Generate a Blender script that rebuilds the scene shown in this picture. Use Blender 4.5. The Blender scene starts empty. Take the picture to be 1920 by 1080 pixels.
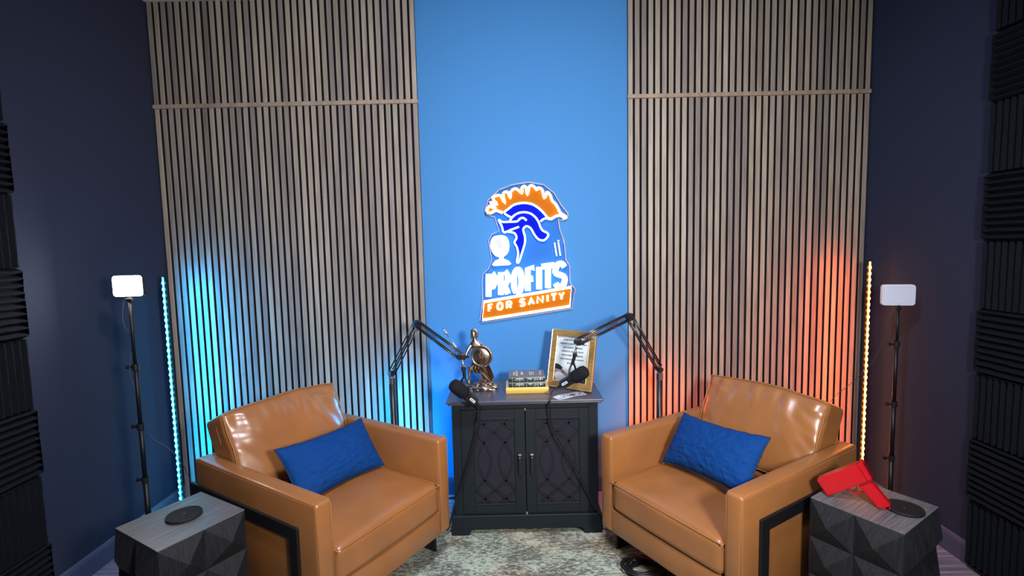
import bpy, bmesh, math, random
from mathutils import Vector, Matrix, Euler

random.seed(7)
C = bpy.context.scene.collection
SC = bpy.context.scene

# ---------------------------------------------------------------- camera
cam_data = bpy.data.cameras.new('camera')
cam_data.sensor_width = 36.0
cam_data.lens = 930.0 / 1920.0 * 36.0
cam_data.clip_start = 0.05
cam = bpy.data.objects.new('camera', cam_data)
C.objects.link(cam)
cam.matrix_world = (Matrix.Translation((0.07482, -3.00233, 1.54612))
                    @ Matrix.Rotation(math.pi / 2 - 0.08472, 4, 'X')
                    @ Matrix.Rotation(-0.02218, 4, 'Z'))
SC.camera = cam

# ---------------------------------------------------------------- view, world, lights
SC.view_settings.view_transform = 'Standard'
SC.view_settings.look = 'None'
SC.view_settings.gamma = 1.0
SC.view_settings.use_curve_mapping = False
SC.view_settings.exposure = 0.0

world = bpy.data.worlds.new('world')
SC.world = world
world.use_nodes = True
world.node_tree.nodes['Background'].inputs[0].default_value = (0.55, 0.62, 0.80, 1)
world.node_tree.nodes['Background'].inputs[1].default_value = 0.06

def area(name, loc, target, size, power, color, spread=180, shape='SQUARE', size_y=None):
    d = bpy.data.lights.new(name, 'AREA')
    d.shape = shape
    d.size = size
    if size_y: d.size_y = size_y
    d.energy = power
    d.color = color
    d.spread = math.radians(spread)
    o = bpy.data.objects.new(name, d)
    C.objects.link(o)
    o.location = loc
    o.rotation_euler = (Vector(target) - Vector(loc)).to_track_quat('-Z', 'Y').to_euler()
    return o

# soft key panel to the right of the camera, and a ceiling panel over the seating
area('key_light', (0.85, -3.05, 1.72), (0.10, 0.0, 1.35), 0.28, 40, (1.0, 0.97, 0.93), 120)
area('ceiling_panel_light', (0.15, -2.2, 2.93), (0.1, -0.75, 0.5), 0.30, 44, (0.88, 0.84, 1.0), 140, 'RECTANGLE', 0.24)

# ---------------------------------------------------------------- helpers
def ob(name, me, mat=None, parent=None, loc=None, rot=None, smooth=False):
    if isinstance(me, bmesh.types.BMesh):
        m = bpy.data.meshes.new(name)
        me.normal_update()
        me.to_mesh(m); me.free(); me = m
    if mat and not me.materials: me.materials.append(mat)
    if smooth:
        for p in me.polygons: p.use_smooth = True
    o = bpy.data.objects.new(name, me)
    C.objects.link(o)
    if parent: o.parent = parent
    if loc: o.location = loc
    if rot: o.rotation_euler = rot
    return o

def thing(name, label, cat, loc=(0, 0, 0), rz=0.0, group=None):
    o = bpy.data.objects.new(name, None)
    o.empty_display_size = 0.1
    C.objects.link(o)
    o.location = loc; o.rotation_euler = (0, 0, rz)
    tag(o, label, cat, group)
    return o

def tag(o, label=None, cat=None, group=None, kind=None):
    if label: o['label'] = label
    if cat: o['category'] = cat
    if group: o['group'] = group
    if kind: o['kind'] = kind
    return o

def struct(name, bm, mat):
    o = ob(name, bm, mat); o['kind'] = 'structure'
    return o

def box(bm, x0, x1, y0, y1, z0, z1, bev=0.0, seg=2):
    t = bmesh.new()
    bmesh.ops.create_cube(t, size=1)
    bmesh.ops.scale(t, vec=(x1 - x0, y1 - y0, z1 - z0), verts=t.verts)
    bmesh.ops.translate(t, vec=((x0 + x1) / 2, (y0 + y1) / 2, (z0 + z1) / 2), verts=t.verts)
    if bev:
        bmesh.ops.bevel(t, geom=list(t.edges), offset=bev, segments=seg, affect='EDGES', profile=0.5)
    merge(bm, t)
    return bm

def merge(bm, t, M=None):
    if M is not None: bmesh.ops.transform(t, matrix=M, verts=t.verts)
    m = bpy.data.meshes.new('tmp')
    t.to_mesh(m); t.free()
    bm.from_mesh(m)
    bpy.data.meshes.remove(m)

def bx(*a, **k):
    return box(bmesh.new(), *a, **k)

def cyl(bm, p0, p1, r0, r1=None, seg=16):
    p0 = Vector(p0); p1 = Vector(p1)
    if r1 is None: r1 = r0
    t = bmesh.new()
    L = (p1 - p0).length
    bmesh.ops.create_cone(t, cap_ends=True, segments=seg, radius1=r0, radius2=r1, depth=L)
    q = (p1 - p0).to_track_quat('Z', 'Y').to_matrix().to_4x4()
    merge(bm, t, Matrix.Translation((p0 + p1) / 2) @ q)
    return bm

def lathe(bm, prof, seg=32, M=None):
    """prof: list of (r, z)"""
    t = bmesh.new()
    rings = []
    for r, z in prof:
        if r < 1e-5: rings.append([t.verts.new((0, 0, z))])
        else: rings.append([t.verts.new((r * math.cos(2 * math.pi * i / seg), r * math.sin(2 * math.pi * i / seg), z)) for i in range(seg)])
    for a, b in zip(rings, rings[1:]):
        for i in range(seg):
            j = (i + 1) % seg
            if len(a) == 1 and len(b) == 1: continue
            if len(a) == 1: t.faces.new((a[0], b[j], b[i]))
            elif len(b) == 1: t.faces.new((a[i], a[j], b[0]))
            else: t.faces.new((a[i], a[j], b[j], b[i]))
    bmesh.ops.recalc_face_normals(t, faces=t.faces)
    merge(bm, t, M)
    return bm

def smoothpath(pts, sub=6, closed=False):
    P = [Vector(p) for p in pts]
    n = len(P); out = []
    rng = range(n) if closed else range(n - 1)
    for i in rng:
        if closed: a, b, c, d = P[(i - 1) % n], P[i], P[(i + 1) % n], P[(i + 2) % n]
        else: a, b, c, d = P[max(i - 1, 0)], P[i], P[i + 1], P[min(i + 2, n - 1)]
        for k in range(sub):
            t = k / sub
            out.append(0.5 * ((2 * b) + (-a + c) * t + (2 * a - 5 * b + 4 * c - d) * t * t + (-a + 3 * b - 3 * c + d) * t ** 3))
    if not closed: out.append(P[-1])
    return out

def tube(bm, pts, r, seg=8, closed=False, flat=None):
    """sweep a circle along pts; r number or list; flat=(axis, factor) squashes nothing else"""
    P = [Vector(p) for p in pts]
    n = len(P)
    R = r if isinstance(r, (list, tuple)) else [r] * n
    t = bmesh.new(); rings = []
    up = None
    for i in range(n):
        if closed: d = P[(i + 1) % n] - P[(i - 1) % n]
        else: d = P[min(i + 1, n - 1)] - P[max(i - 1, 0)]
        if d.length < 1e-9: d = Vector((0, 0, 1))
        d.normalize()
        if up is None:
            up = Vector((0, 0, 1)) if abs(d.z) < 0.9 else Vector((1, 0, 0))
        s = d.cross(up)
        if s.length < 1e-6: s = d.orthogonal()
        s.normalize(); up = s.cross(d).normalized()
        rings.append([t.verts.new(P[i] + R[i] * (math.cos(2 * math.pi * k / seg) * s + math.sin(2 * math.pi * k / seg) * up)) for k in range(seg)])
    m = n if closed else n - 1
    for i in range(m):
        a = rings[i]; b = rings[(i + 1) % n]
        for k in range(seg):
            j = (k + 1) % seg
            t.faces.new((a[k], a[j], b[j], b[k]))
    if not closed:
        t.faces.new(rings[0][::-1]); t.faces.new(rings[-1])
    bmesh.ops.recalc_face_normals(t, faces=t.faces)
    merge(bm, t)
    return bm

def prism(bm, poly, y0, y1):
    """polygon in XZ extruded from y0 to y1"""
    t = bmesh.new()
    vs = [t.verts.new((x, y0, z)) for x, z in poly]
    f = t.faces.new(vs)
    r = bmesh.ops.extrude_face_region(t, geom=[f])
    bmesh.ops.translate(t, vec=(0, y1 - y0, 0), verts=[v for v in r['geom'] if isinstance(v, bmesh.types.BMVert)])
    bmesh.ops.triangulate(t, faces=[f for f in t.faces if len(f.verts) > 4])
    bmesh.ops.recalc_face_normals(t, faces=t.faces)
    merge(bm, t)
    return bm

def rprism(bm, poly, z0, z1, M=None):
    """polygon in XY extruded in z"""
    t = bmesh.new()
    vs = [t.verts.new((x, y, z0)) for x, y in poly]
    f = t.faces.new(vs)
    r = bmesh.ops.extrude_face_region(t, geom=[f])
    bmesh.ops.translate(t, vec=(0, 0, z1 - z0), verts=[v for v in r['geom'] if isinstance(v, bmesh.types.BMVert)])
    bmesh.ops.recalc_face_normals(t, faces=t.faces)
    merge(bm, t, M)
    return bm

def softbox(hx, hy, hz, r, n=18, fn=None):
    """box with half sizes and rounded edges on a dense grid, then fn(Vector)->Vector"""
    ts = sorted(set([-1, -0.985, -0.96, -0.92] + [-0.86 + 1.72 * i / n for i in range(n + 1)] + [0.92, 0.96, 0.985, 1]))
    bm = bmesh.new(); cache = {}
    def V(a, b, c):
        k = (round(a, 5), round(b, 5), round(c, 5))
        if k not in cache:
            v = Vector((a * hx, b * hy, c * hz))
            q = Vector((max(-hx + r, min(hx - r, v.x)), max(-hy + r, min(hy - r, v.y)), max(-hz + r, min(hz - r, v.z))))
            d = v - q
            if d.length > 1e-9: v = q + d.normalized() * r
            cache[k] = bm.verts.new(fn(v) if fn else v)
        return cache[k]
    for s in (-1, 1):
        for i in range(len(ts) - 1):
            for j in range(len(ts) - 1):
                a, b, c, d = ts[i], ts[i + 1], ts[j], ts[j + 1]
                for q in ([(s, a, c), (s, b, c), (s, b, d), (s, a, d)], [(a, s, c), (b, s, c), (b, s, d), (a, s, d)], [(a, c, s), (b, c, s), (b, d, s), (a, d, s)]):
                    try: bm.faces.new([V(*p) for p in q])
                    except ValueError: pass
    bmesh.ops.recalc_face_normals(bm, faces=bm.faces)
    return bm

def text_mesh(body, size, extrude=0.0004, align='CENTER', bold=0.0):
    cu = bpy.data.curves.new('t', 'FONT')
    cu.body = body; cu.size = size; cu.extrude = extrude; cu.align_x = align; cu.offset = bold
    cu.resolution_u = 3
    o = bpy.data.objects.new('t', cu)
    C.objects.link(o)
    dg = bpy.context.evaluated_depsgraph_get()
    m = bpy.data.meshes.new_from_object(o.evaluated_get(dg))
    bpy.data.objects.remove(o); bpy.data.curves.remove(cu)
    m.materials.clear()
    return m

# ---------------------------------------------------------------- materials
def mat(name, col, rough=0.5, metal=0.0, spec=0.5, coat=0.0, emit=None, es=0.0, bump=None, noise=None, sheen=0.0):
    m = bpy.data.materials.new(name); m.use_nodes = True
    nt = m.node_tree; b = nt.nodes['Principled BSDF']
    b.inputs['Base Color'].default_value = (*col, 1)
    b.inputs['Roughness'].default_value = rough
    b.inputs['Metallic'].default_value = metal
    b.inputs['Specular IOR Level'].default_value = spec
    b.inputs['Coat Weight'].default_value = coat
    b.inputs['Coat Roughness'].default_value = 0.16
    if sheen:
        b.inputs['Sheen Weight'].default_value = sheen
        b.inputs['Sheen Roughness'].default_value = 0.35
        b.inputs['Sheen Tint'].default_value = (*[min(1, c * 2.5 + .05) for c in col], 1)
    if emit:
        b.inputs['Emission Color'].default_value = (*emit, 1)
        b.inputs['Emission Strength'].default_value = es
    tc = None
    if noise:   # (scale, amount, (stretch))
        sc, amt, st = noise
        tc = nt.nodes.new('ShaderNodeTexCoord'); mp = nt.nodes.new('ShaderNodeMapping')
        mp.inputs['Scale'].default_value = st
        nt.links.new(tc.outputs['Object'], mp.inputs['Vector'])
        nz = nt.nodes.new('ShaderNodeTexNoise'); nz.inputs['Scale'].default_value = sc; nz.inputs['Detail'].default_value = 6
        nt.links.new(mp.outputs[0], nz.inputs['Vector'])
        rp = nt.nodes.new('ShaderNodeValToRGB')
        rp.color_ramp.elements[0].position = 0.3; rp.color_ramp.elements[1].position = 0.7
        rp.color_ramp.elements[0].color = (*[c * (1 - amt) for c in col], 1)
        rp.color_ramp.elements[1].color = (*[min(1, c * (1 + amt)) for c in col], 1)
        nt.links.new(nz.outputs['Fac'], rp.inputs['Fac'])
        nt.links.new(rp.outputs['Color'], b.inputs['Base Color'])
    if bump:    # (scale, strength, distance)
        tc = tc or nt.nodes.new('ShaderNodeTexCoord')
        n2 = nt.nodes.new('ShaderNodeTexNoise'); n2.inputs['Scale'].default_value = bump[0]; n2.inputs['Detail'].default_value = 5
        nt.links.new(tc.outputs['Object'], n2.inputs['Vector'])
        bp = nt.nodes.new('ShaderNodeBump'); bp.inputs['Strength'].default_value = bump[1]; bp.inputs['Distance'].default_value = bump[2]
        nt.links.new(n2.outputs['Fac'], bp.inputs['Height'])
        nt.links.new(bp.outputs[0], b.inputs['Normal'])
    return m

def wood_mat(name, stops, zscale=1.0, rough=0.45, amt=0.35):
    """slat veneer: colour picked per object, grain stretched along z"""
    m = bpy.data.materials.new(name); m.use_nodes = True
    nt = m.node_tree; b = nt.nodes['Principled BSDF']
    oi = nt.nodes.new('ShaderNodeObjectInfo'); tc = nt.nodes.new('ShaderNodeTexCoord')
    rp = nt.nodes.new('ShaderNodeValToRGB')
    els = rp.color_ramp.elements
    for i, c in enumerate(stops):
        p = i / (len(stops) - 1)
        e = els[0] if i == 0 else (els[1] if i == len(stops) - 1 else els.new(p))
        e.position = p; e.color = (*c, 1)
    nt.links.new(oi.outputs['Random'], rp.inputs['Fac'])
    off = nt.nodes.new('ShaderNodeVectorMath'); off.operation = 'ADD'
    mul = nt.nodes.new('ShaderNodeMath'); mul.operation = 'MULTIPLY'; mul.inputs[1].default_value = 37.0
    nt.links.new(oi.outputs['Random'], mul.inputs[0])
    cmb = nt.nodes.new('ShaderNodeCombineXYZ')
    for k in range(3): nt.links.new(mul.outputs[0], cmb.inputs[k])
    nt.links.new(tc.outputs['Object'], off.inputs[0]); nt.links.new(cmb.outputs[0], off.inputs[1])
    mp = nt.nodes.new('ShaderNodeMapping'); mp.inputs['Scale'].default_value = (90, 90, 4.5 * zscale)
    nt.links.new(off.outputs[0], mp.inputs['Vector'])
    nz = nt.nodes.new('ShaderNodeTexNoise'); nz.inputs['Scale'].default_value = 1.0; nz.inputs['Detail'].default_value = 7; nz.inputs['Distortion'].default_value = 0.6
    nt.links.new(mp.outputs[0], nz.inputs['Vector'])
    mp2 = nt.nodes.new('ShaderNodeMapping'); mp2.inputs['Scale'].default_value = (8, 8, 1.6)
    nt.links.new(off.outputs[0], mp2.inputs['Vector'])
    nz2 = nt.nodes.new('ShaderNodeTexNoise'); nz2.inputs['Scale'].default_value = 1.0; nz2.inputs['Detail'].default_value = 3
    nt.links.new(mp2.outputs[0], nz2.inputs['Vector'])
    add = nt.nodes.new('ShaderNodeMath'); add.operation = 'ADD'
    nt.links.new(nz.outputs['Fac'], add.inputs[0]); nt.links.new(nz2.outputs['Fac'], add.inputs[1])
    mr = nt.nodes.new('ShaderNodeMapRange'); mr.inputs['From Min'].default_value = 0.65; mr.inputs['From Max'].default_value = 1.35
    mr.inputs['To Min'].default_value = 1 - amt; mr.inputs['To Max'].default_value = 1 + amt
    nt.links.new(add.outputs[0], mr.inputs['Value'])
    vm = nt.nodes.new('ShaderNodeVectorMath'); vm.operation = 'SCALE'
    nt.links.new(rp.outputs['Color'], vm.inputs[0]); nt.links.new(mr.outputs[0], vm.inputs['Scale'])
    nt.links.new(vm.outputs[0], b.inputs['Base Color'])
    b.inputs['Roughness'].default_value = rough
    bp = nt.nodes.new('ShaderNodeBump'); bp.inputs['Strength'].default_value = 0.15; bp.inputs['Distance'].default_value = 0.001
    nt.links.new(nz.outputs['Fac'], bp.inputs['Height']); nt.links.new(bp.outputs[0], b.inputs['Normal'])
    return m

def emis(name, col, s, body=(0.8, 0.8, 0.8)):
    return mat(name, body, 0.4, emit=col, es=s)

M = {}
M['blue_wall'] = mat('blue_wall_paint', (0.045, 0.205, 0.475), 0.75, bump=(140, 0.08, 0.002), spec=0.3)
M['dark_wall'] = mat('dark_navy_wall_paint', (0.029, 0.036, 0.062), 0.95, bump=(160, 0.10, 0.002), spec=0.05)
M['base_navy'] = mat('navy_baseboard_paint', (0.03, 0.05, 0.11), 0.45)
M['base_grey'] = mat('grey_baseboard', (0.065, 0.07, 0.12), 0.45)
M['ceiling'] = mat('ceiling_paint', (0.62, 0.70, 0.66), 0.9)
M['felt'] = mat('black_felt', (0.009, 0.008, 0.010), 1.0, spec=0.05)
M['slat'] = wood_mat('walnut_slat_veneer', [(0.205, 0.180, 0.160), (0.315, 0.275, 0.220), (0.235, 0.220, 0.195), (0.365, 0.325, 0.255), (0.275, 0.250, 0.210), (0.385, 0.350, 0.280), (0.250, 0.225, 0.190), (0.345, 0.295, 0.230)])
M['slat_core'] = mat('black_slat_core', (0.022, 0.018, 0.018), 0.8, spec=0.1)
M['trimwood'] = wood_mat('walnut_trim', [(0.29, 0.225, 0.165), (0.31, 0.24, 0.175)], 1.0)
M['foam'] = mat('charcoal_foam', (0.010, 0.0125, 0.017), 1.0, spec=0.05, bump=(260, 0.5, 0.002))
M['leather'] = mat('cognac_leather', (0.295, 0.119, 0.035), 0.32, spec=0.6, coat=0.22, bump=(420, 0.10, 0.0006), noise=(6, 0.10, (1, 1, 1)))
M['leather_seam'] = mat('leather_piping', (0.34, 0.150, 0.052), 0.4)
M['black_metal'] = mat('black_metal', (0.006, 0.006, 0.008), 0.45, metal=0.0, spec=0.4)
M['velvet'] = mat('blue_velvet', (0.002, 0.042, 0.185), 0.85, spec=0.15, sheen=0.15, bump=(70, 0.35, 0.004))
M['velvet_edge'] = mat('navy_piping', (0.004, 0.02, 0.08), 0.8)
M['cabinet'] = mat('charcoal_blue_cabinet_paint', (0.0058, 0.0105, 0.0155), 0.55, spec=0.35, bump=(200, 0.05, 0.001))
M['cabinet_top'] = mat('cabinet_top_wall_sheen', (0.062, 0.064, 0.092), 0.30, spec=0.5)  # base lightened towards blue to carry the wall's reflection
M['cab_in'] = mat('cabinet_inside', (0.10, 0.09, 0.12), 0.6)
M['chrome'] = mat('chrome', (0.8, 0.8, 0.82), 0.18, metal=1.0)
M['table_top'] = mat('grey_oak_top', (0.105, 0.108, 0.115), 0.38, noise=(3, 0.45, (60, 2.5, 2.5)), spec=0.5)
M['table_side'] = mat('black_ash_facets', (0.011, 0.012, 0.015), 0.6, noise=(4, 0.5, (40, 40, 3)), spec=0.3)
M['rubber'] = mat('black_rubber', (0.01, 0.01, 0.012), 0.6, spec=0.3, bump=(300, 0.4, 0.001))
M['arm_metal'] = mat('glossy_black_tube', (0.014, 0.014, 0.018), 0.25, spec=0.8)
M['dark_plastic'] = mat('black_plastic', (0.012, 0.012, 0.014), 0.35)
M['mic_foam'] = mat('microphone_foam', (0.012, 0.013, 0.016), 1.0, bump=(500, 0.8, 0.002), spec=0.1)
M['white'] = mat('white_label', (0.8, 0.85, 0.85), 0.5)
M['bronze'] = mat('antique_bronze', (0.36, 0.29, 0.23), 0.30, metal=1.0, noise=(30, 0.55, (1, 1, 1)), bump=(120, 0.4, 0.003))
M['bronze_dark'] = mat('brown_bronze', (0.16, 0.085, 0.045), 0.4, metal=0.9, bump=(60, 0.4, 0.003))
M['gold_frame'] = mat('brushed_gold_frame', (0.40, 0.25, 0.085), 0.42, metal=0.55, noise=(14, 0.25, (1, 1, 8)), bump=(80, 0.2, 0.001))
M['gold_edge'] = mat('bright_gold', (0.85, 0.72, 0.38), 0.2, metal=0.9)
M['paper'] = mat('poster_paper', (0.52, 0.60, 0.62), 0.35)
M['ink'] = mat('black_ink', (0.01, 0.01, 0.012), 0.5)
M['grey_print'] = mat('grey_marble_print', (0.16, 0.15, 0.15), 0.4, noise=(25, 0.8, (1, 1, 1)))
M['light_print'] = mat('light_marble_print', (0.42, 0.44, 0.46), 0.4, noise=(18, 0.5, (1, 1, 1)))
M['book_black'] = mat('black_book_leather', (0.010, 0.016, 0.018), 0.35, spec=0.6)
M['book_cover_sheen'] = mat('black_book_board_sheen', (0.13, 0.125, 0.145), 0.35, spec=0.6)  # black cover painted grey for the overhead reflection
M['gilt'] = mat('gilt_print', (0.75, 0.62, 0.30), 0.35, metal=0.4)
M['silver_print'] = mat('pale_print', (0.55, 0.65, 0.60), 0.4)
M['book_yellow'] = mat('yellow_book_cloth', (0.62, 0.42, 0.075), 0.45)
M['book_yellow_top'] = mat('yellow_book_board', (0.60, 0.46, 0.16), 0.22, spec=0.6)
M['page'] = mat('book_pages', (0.62, 0.58, 0.48), 0.8)
M['print_brown'] = mat('brown_print', (0.26, 0.15, 0.03), 0.6)
M['bill'] = mat('banknote_paper', (0.55, 0.60, 0.66), 0.6, noise=(60, 0.5, (1, 1, 1)))
M['bill_ink'] = mat('banknote_ink', (0.12, 0.14, 0.19), 0.6, noise=(90, 0.8, (1, 1, 1)))
M['red'] = mat('glossy_red_plastic', (0.50, 0.003, 0.010), 0.18, spec=0.6, coat=0.4)
M['dark_red'] = mat('dark_red_recess', (0.16, 0.002, 0.006), 0.4)
M['cable'] = mat('black_cable', (0.008, 0.008, 0.010), 0.4)
M['thin_wire'] = mat('thin_grey_wire', (0.05, 0.05, 0.06), 0.5)
M['diffuser_off'] = mat('white_diffuser', (0.62, 0.66, 0.80), 0.35, spec=0.5)
M['diffuser_on'] = emis('lit_diffuser', (1.0, 0.93, 0.80), 105)
M['cyan_led'] = emis('cyan_led', (0.02, 0.62, 0.90), 42)
M['cyan_strip'] = emis('cyan_led_strip', (0.0, 0.45, 0.9), 9)
M['amber_led'] = emis('amber_led', (1.0, 0.30, 0.025), 62)
M['amber_strip'] = emis('amber_led_strip', (1.0, 0.17, 0.008), 14)
M['cyan_bar'] = emis('cyan_bar', (0.0, 0.40, 1.0), 470)
M['amber_bar'] = emis('amber_bar', (1.0, 0.10, 0.005), 230)
M['neon_blue'] = emis('blue_white_neon', (0.12, 0.36, 1.0), 7.0)
M['neon_white'] = emis('white_neon', (0.75, 0.88, 1.0), 1.9)
M['neon_orange'] = emis('orange_neon', (1.0, 0.60, 0.32), 3.2)
M['face_blue'] = mat('blue_face_acrylic', (0.0, 0.004, 0.34), 0.6, spec=0.05)  # even blue for the helmet plate of the sign
M['face_orange'] = mat('orange_face_acrylic', (0.40, 0.115, 0.004), 0.6, spec=0.05)  # even orange for the crest and box plates
M['rim'] = mat('acrylic_edge', (0.45, 0.36, 0.45), 0.3)

def acrylic():
    m = bpy.data.materials.new('clear_acrylic'); m.use_nodes = True
    nt = m.node_tree; nt.nodes.clear()
    o = nt.nodes.new('ShaderNodeOutputMaterial'); mx = nt.nodes.new('ShaderNodeMixShader')
    tr = nt.nodes.new('ShaderNodeBsdfTransparent'); tr.inputs[0].default_value = (0.86, 0.92, 1, 1)
    gl = nt.nodes.new('ShaderNodeBsdfGlossy'); gl.inputs['Roughness'].default_value = 0.02
    mx.inputs[0].default_value = 0.04
    nt.links.new(tr.outputs[0], mx.inputs[1]); nt.links.new(gl.outputs[0], mx.inputs[2]); nt.links.new(mx.outputs[0], o.inputs[0])
    return m
M['acrylic'] = acrylic()

def door_glass():
    m = bpy.data.materials.new('rippled_door_glass'); m.use_nodes = True
    nt = m.node_tree; nt.nodes.clear()
    o = nt.nodes.new('ShaderNodeOutputMaterial'); mx = nt.nodes.new('ShaderNodeMixShader')
    tr = nt.nodes.new('ShaderNodeBsdfTransparent'); tr.inputs[0].default_value = (0.55, 0.55, 0.62, 1)
    gl = nt.nodes.new('ShaderNodeBsdfPrincipled'); gl.inputs['Roughness'].default_value = 0.28
    gl.inputs['Base Color'].default_value = (0.030, 0.028, 0.042, 1)
    tc = nt.nodes.new('ShaderNodeTexCoord'); mp = nt.nodes.new('ShaderNodeMapping'); mp.inputs['Scale'].default_value = (14, 14, 40)
    nz = nt.nodes.new('ShaderNodeTexNoise'); nz.inputs['Scale'].default_value = 1.0; nz.inputs['Detail'].default_value = 4
    bp = nt.nodes.new('ShaderNodeBump'); bp.inputs['Strength'].default_value = 0.5; bp.inputs['Distance'].default_value = 0.01
    nt.links.new(tc.outputs['Object'], mp.inputs[0]); nt.links.new(mp.outputs[0], nz.inputs['Vector'])
    nt.links.new(nz.outputs['Fac'], bp.inputs['Height']); nt.links.new(bp.outputs[0], gl.inputs['Normal'])
    mx.inputs[0].default_value = 0.60
    nt.links.new(tr.outputs[0], mx.inputs[1]); nt.links.new(gl.outputs[0], mx.inputs[2]); nt.links.new(mx.outputs[0], o.inputs[0])
    return m
M['door_glass'] = door_glass()

def rug_mat():
    m = bpy.data.materials.new('distressed_rug_pile'); m.use_nodes = True
    nt = m.node_tree; b = nt.nodes['Principled BSDF']; b.inputs['Roughness'].default_value = 0.95
    b.inputs['Specular IOR Level'].default_value = 0.1
    tc = nt.nodes.new('ShaderNodeTexCoord')
    def noise(sc, st, det=5, dist=0.0):
        mp = nt.nodes.new('ShaderNodeMapping'); mp.inputs['Scale'].default_value = st
        nt.links.new(tc.outputs['Object'], mp.inputs['Vector'])
        n = nt.nodes.new('ShaderNodeTexNoise'); n.inputs['Scale'].default_value = sc; n.inputs['Detail'].default_value = det; n.inputs['Distortion'].default_value = dist
        nt.links.new(mp.outputs[0], n.inputs['Vector']); return n
    a = noise(80, (0.55, 1.5, 1), 4, 0.8); c = noise(5.0, (1, 1.6, 1), 4); e = noise(2.2, (1, 1, 1), 3)
    mixn = nt.nodes.new('ShaderNodeMath'); mixn.operation = 'MULTIPLY_ADD'; mixn.inputs[1].default_value = 0.55
    nt.links.new(c.outputs['Fac'], mixn.inputs[0]); nt.links.new(a.outputs['Fac'], mixn.inputs[2])
    r = nt.nodes.new('ShaderNodeValToRGB')
    els = r.color_ramp.elements
    els[0].position = 0.66; els[0].color = (0.13, 0.12, 0.10, 1)
    els[1].position = 0.94; els[1].color = (0.53, 0.55, 0.45, 1)
    x = els.new(0.755); x.color = (0.24, 0.235, 0.20, 1)
    x = els.new(0.80); x.color = (0.37, 0.38, 0.32, 1)
    nt.links.new(mixn.outputs[0], r.inputs['Fac'])
    t = nt.nodes.new('ShaderNodeValToRGB')
    t.color_ramp.elements[0].position = 0.42; t.color_ramp.elements[0].color = (0.86, 1.0, 0.96, 1)
    t.color_ramp.elements[1].position = 0.62; t.color_ramp.elements[1].color = (1.0, 0.86, 0.76, 1)
    nt.links.new(e.outputs['Fac'], t.inputs['Fac'])
    mu = nt.nodes.new('ShaderNodeMix'); mu.data_type = 'RGBA'; mu.blend_type = 'MULTIPLY'; mu.inputs[0].default_value = 1.0
    nt.links.new(r.outputs['Color'], mu.inputs[6]); nt.links.new(t.outputs['Color'], mu.inputs[7])
    nt.links.new(mu.outputs[2], b.inputs['Base Color'])
    bp = nt.nodes.new('ShaderNodeBump'); bp.inputs['Strength'].default_value = 0.4; bp.inputs['Distance'].default_value = 0.003
    nt.links.new(a.outputs['Fac'], bp.inputs['Height']); nt.links.new(bp.outputs[0], b.inputs['Normal'])
    return m
M['rug'] = rug_mat()

def carpet_mat():
    m = mat('striped_carpet_tile', (0.20, 0.19, 0.25), 0.95, spec=0.1, noise=(3.0, 0.55, (1.2, 34, 1)), bump=(300, 0.5, 0.002))
    return m
M['carpet'] = carpet_mat()

# ---------------------------------------------------------------- the room
XL, XR, ZC = -2.003, 2.2034, 2.992
struct('floor', bx(XL - .1, XR + .1, -4.4, .1, -.05, 0), M['carpet'])
struct('ceiling', bx(XL - .1, XR + .1, -4.4, .1, ZC, ZC + .05), M['ceiling'])
struct('wall_back', bx(XL - .1, XR + .1, 0, .1, 0, ZC), M['blue_wall'])
struct('wall_left', bx(XL - .1, XL, -4.4, 0, 0, ZC), M['dark_wall'])
struct('wall_right', bx(XR, XR + .1, -4.4, 0, 0, ZC), M['dark_wall'])

def baseboard(bm, L, hgt=.105):
    """along +x from 0 to L, standing off y=0 towards -y"""
    t = bmesh.new()
    prof = [(0, 0), (-.014, 0), (-.014, hgt - .02), (-.009, hgt - .006), (-.004, hgt), (0, hgt)]
    vs = [t.verts.new((0, y, z)) for y, z in prof]
    f = t.faces.new(vs)
    r = bmesh.ops.extrude_face_region(t, geom=[f])
    bmesh.ops.translate(t, vec=(L, 0, 0), verts=[v for v in r['geom'] if isinstance(v, bmesh.types.BMVert)])
    bmesh.ops.recalc_face_normals(t, faces=t.faces)
    return t
def place_base(name, L, loc, rz, m):
    o = struct(name, baseboard(None, L), m); o.location = loc; o.rotation_euler = (0, 0, rz)
place_base('baseboard_back', 1.222, (-.450, 0, 0), 0, M['base_navy'])
place_base('baseboard_left', 4.4, (XL, -4.4, 0), math.pi / 2, M['base_grey'])
place_base('baseboard_right', 4.4, (XR, 0, 0), -math.pi / 2, M['base_grey'])

bm = bmesh.new()
rprism(bm, [(-1.48, -3.6), (1.72, -3.6), (1.72, -.36), (-1.48, -.36)], 0.0, .009)
tag(ob('rug', bm, M['rug']), 'distressed grey-beige low-pile rug under the armchairs and cabinet', 'rug')

# slat panels
def slat_mesh(hgt):
    bm = bmesh.new()
    box(bm, -.0135, .0135, -.022, -.009, 0, hgt, .0012, 1)
    m = bpy.data.meshes.new('slat'); bm.to_mesh(m); bm.free(); m.materials.append(M['slat']); m.materials.append(M['slat_core'])
    for p in m.polygons:
        if abs(p.normal.x) > .9: p.material_index = 1
    return m
SL_LOW, SL_UP = slat_mesh(2.386), slat_mesh(ZC - 2.414)
def slat_panel(x0, x1, n, z0, hgt, me, label):
    t = thing('slat_wall_panel', label, 'wall panel', ((x0 + x1) / 2, 0, z0), 0, None)
    c = (x0 + x1) / 2
    ob('felt_backing', bx(x0 - c, x1 - c, -.009, -.0005, 0, hgt), M['felt'], t)
    p = (x1 - x0 - .027) / (n - 1)
    for i in range(n):
        ob('slat', me, None, t, (x0 - c + .0135 + i * p, 0, 0))
    return t
slat_panel(-1.991, -.4545, 39, .002, 2.386, SL_LOW, 'tall walnut slat panel left of the blue wall, below the horizontal trim')
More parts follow.
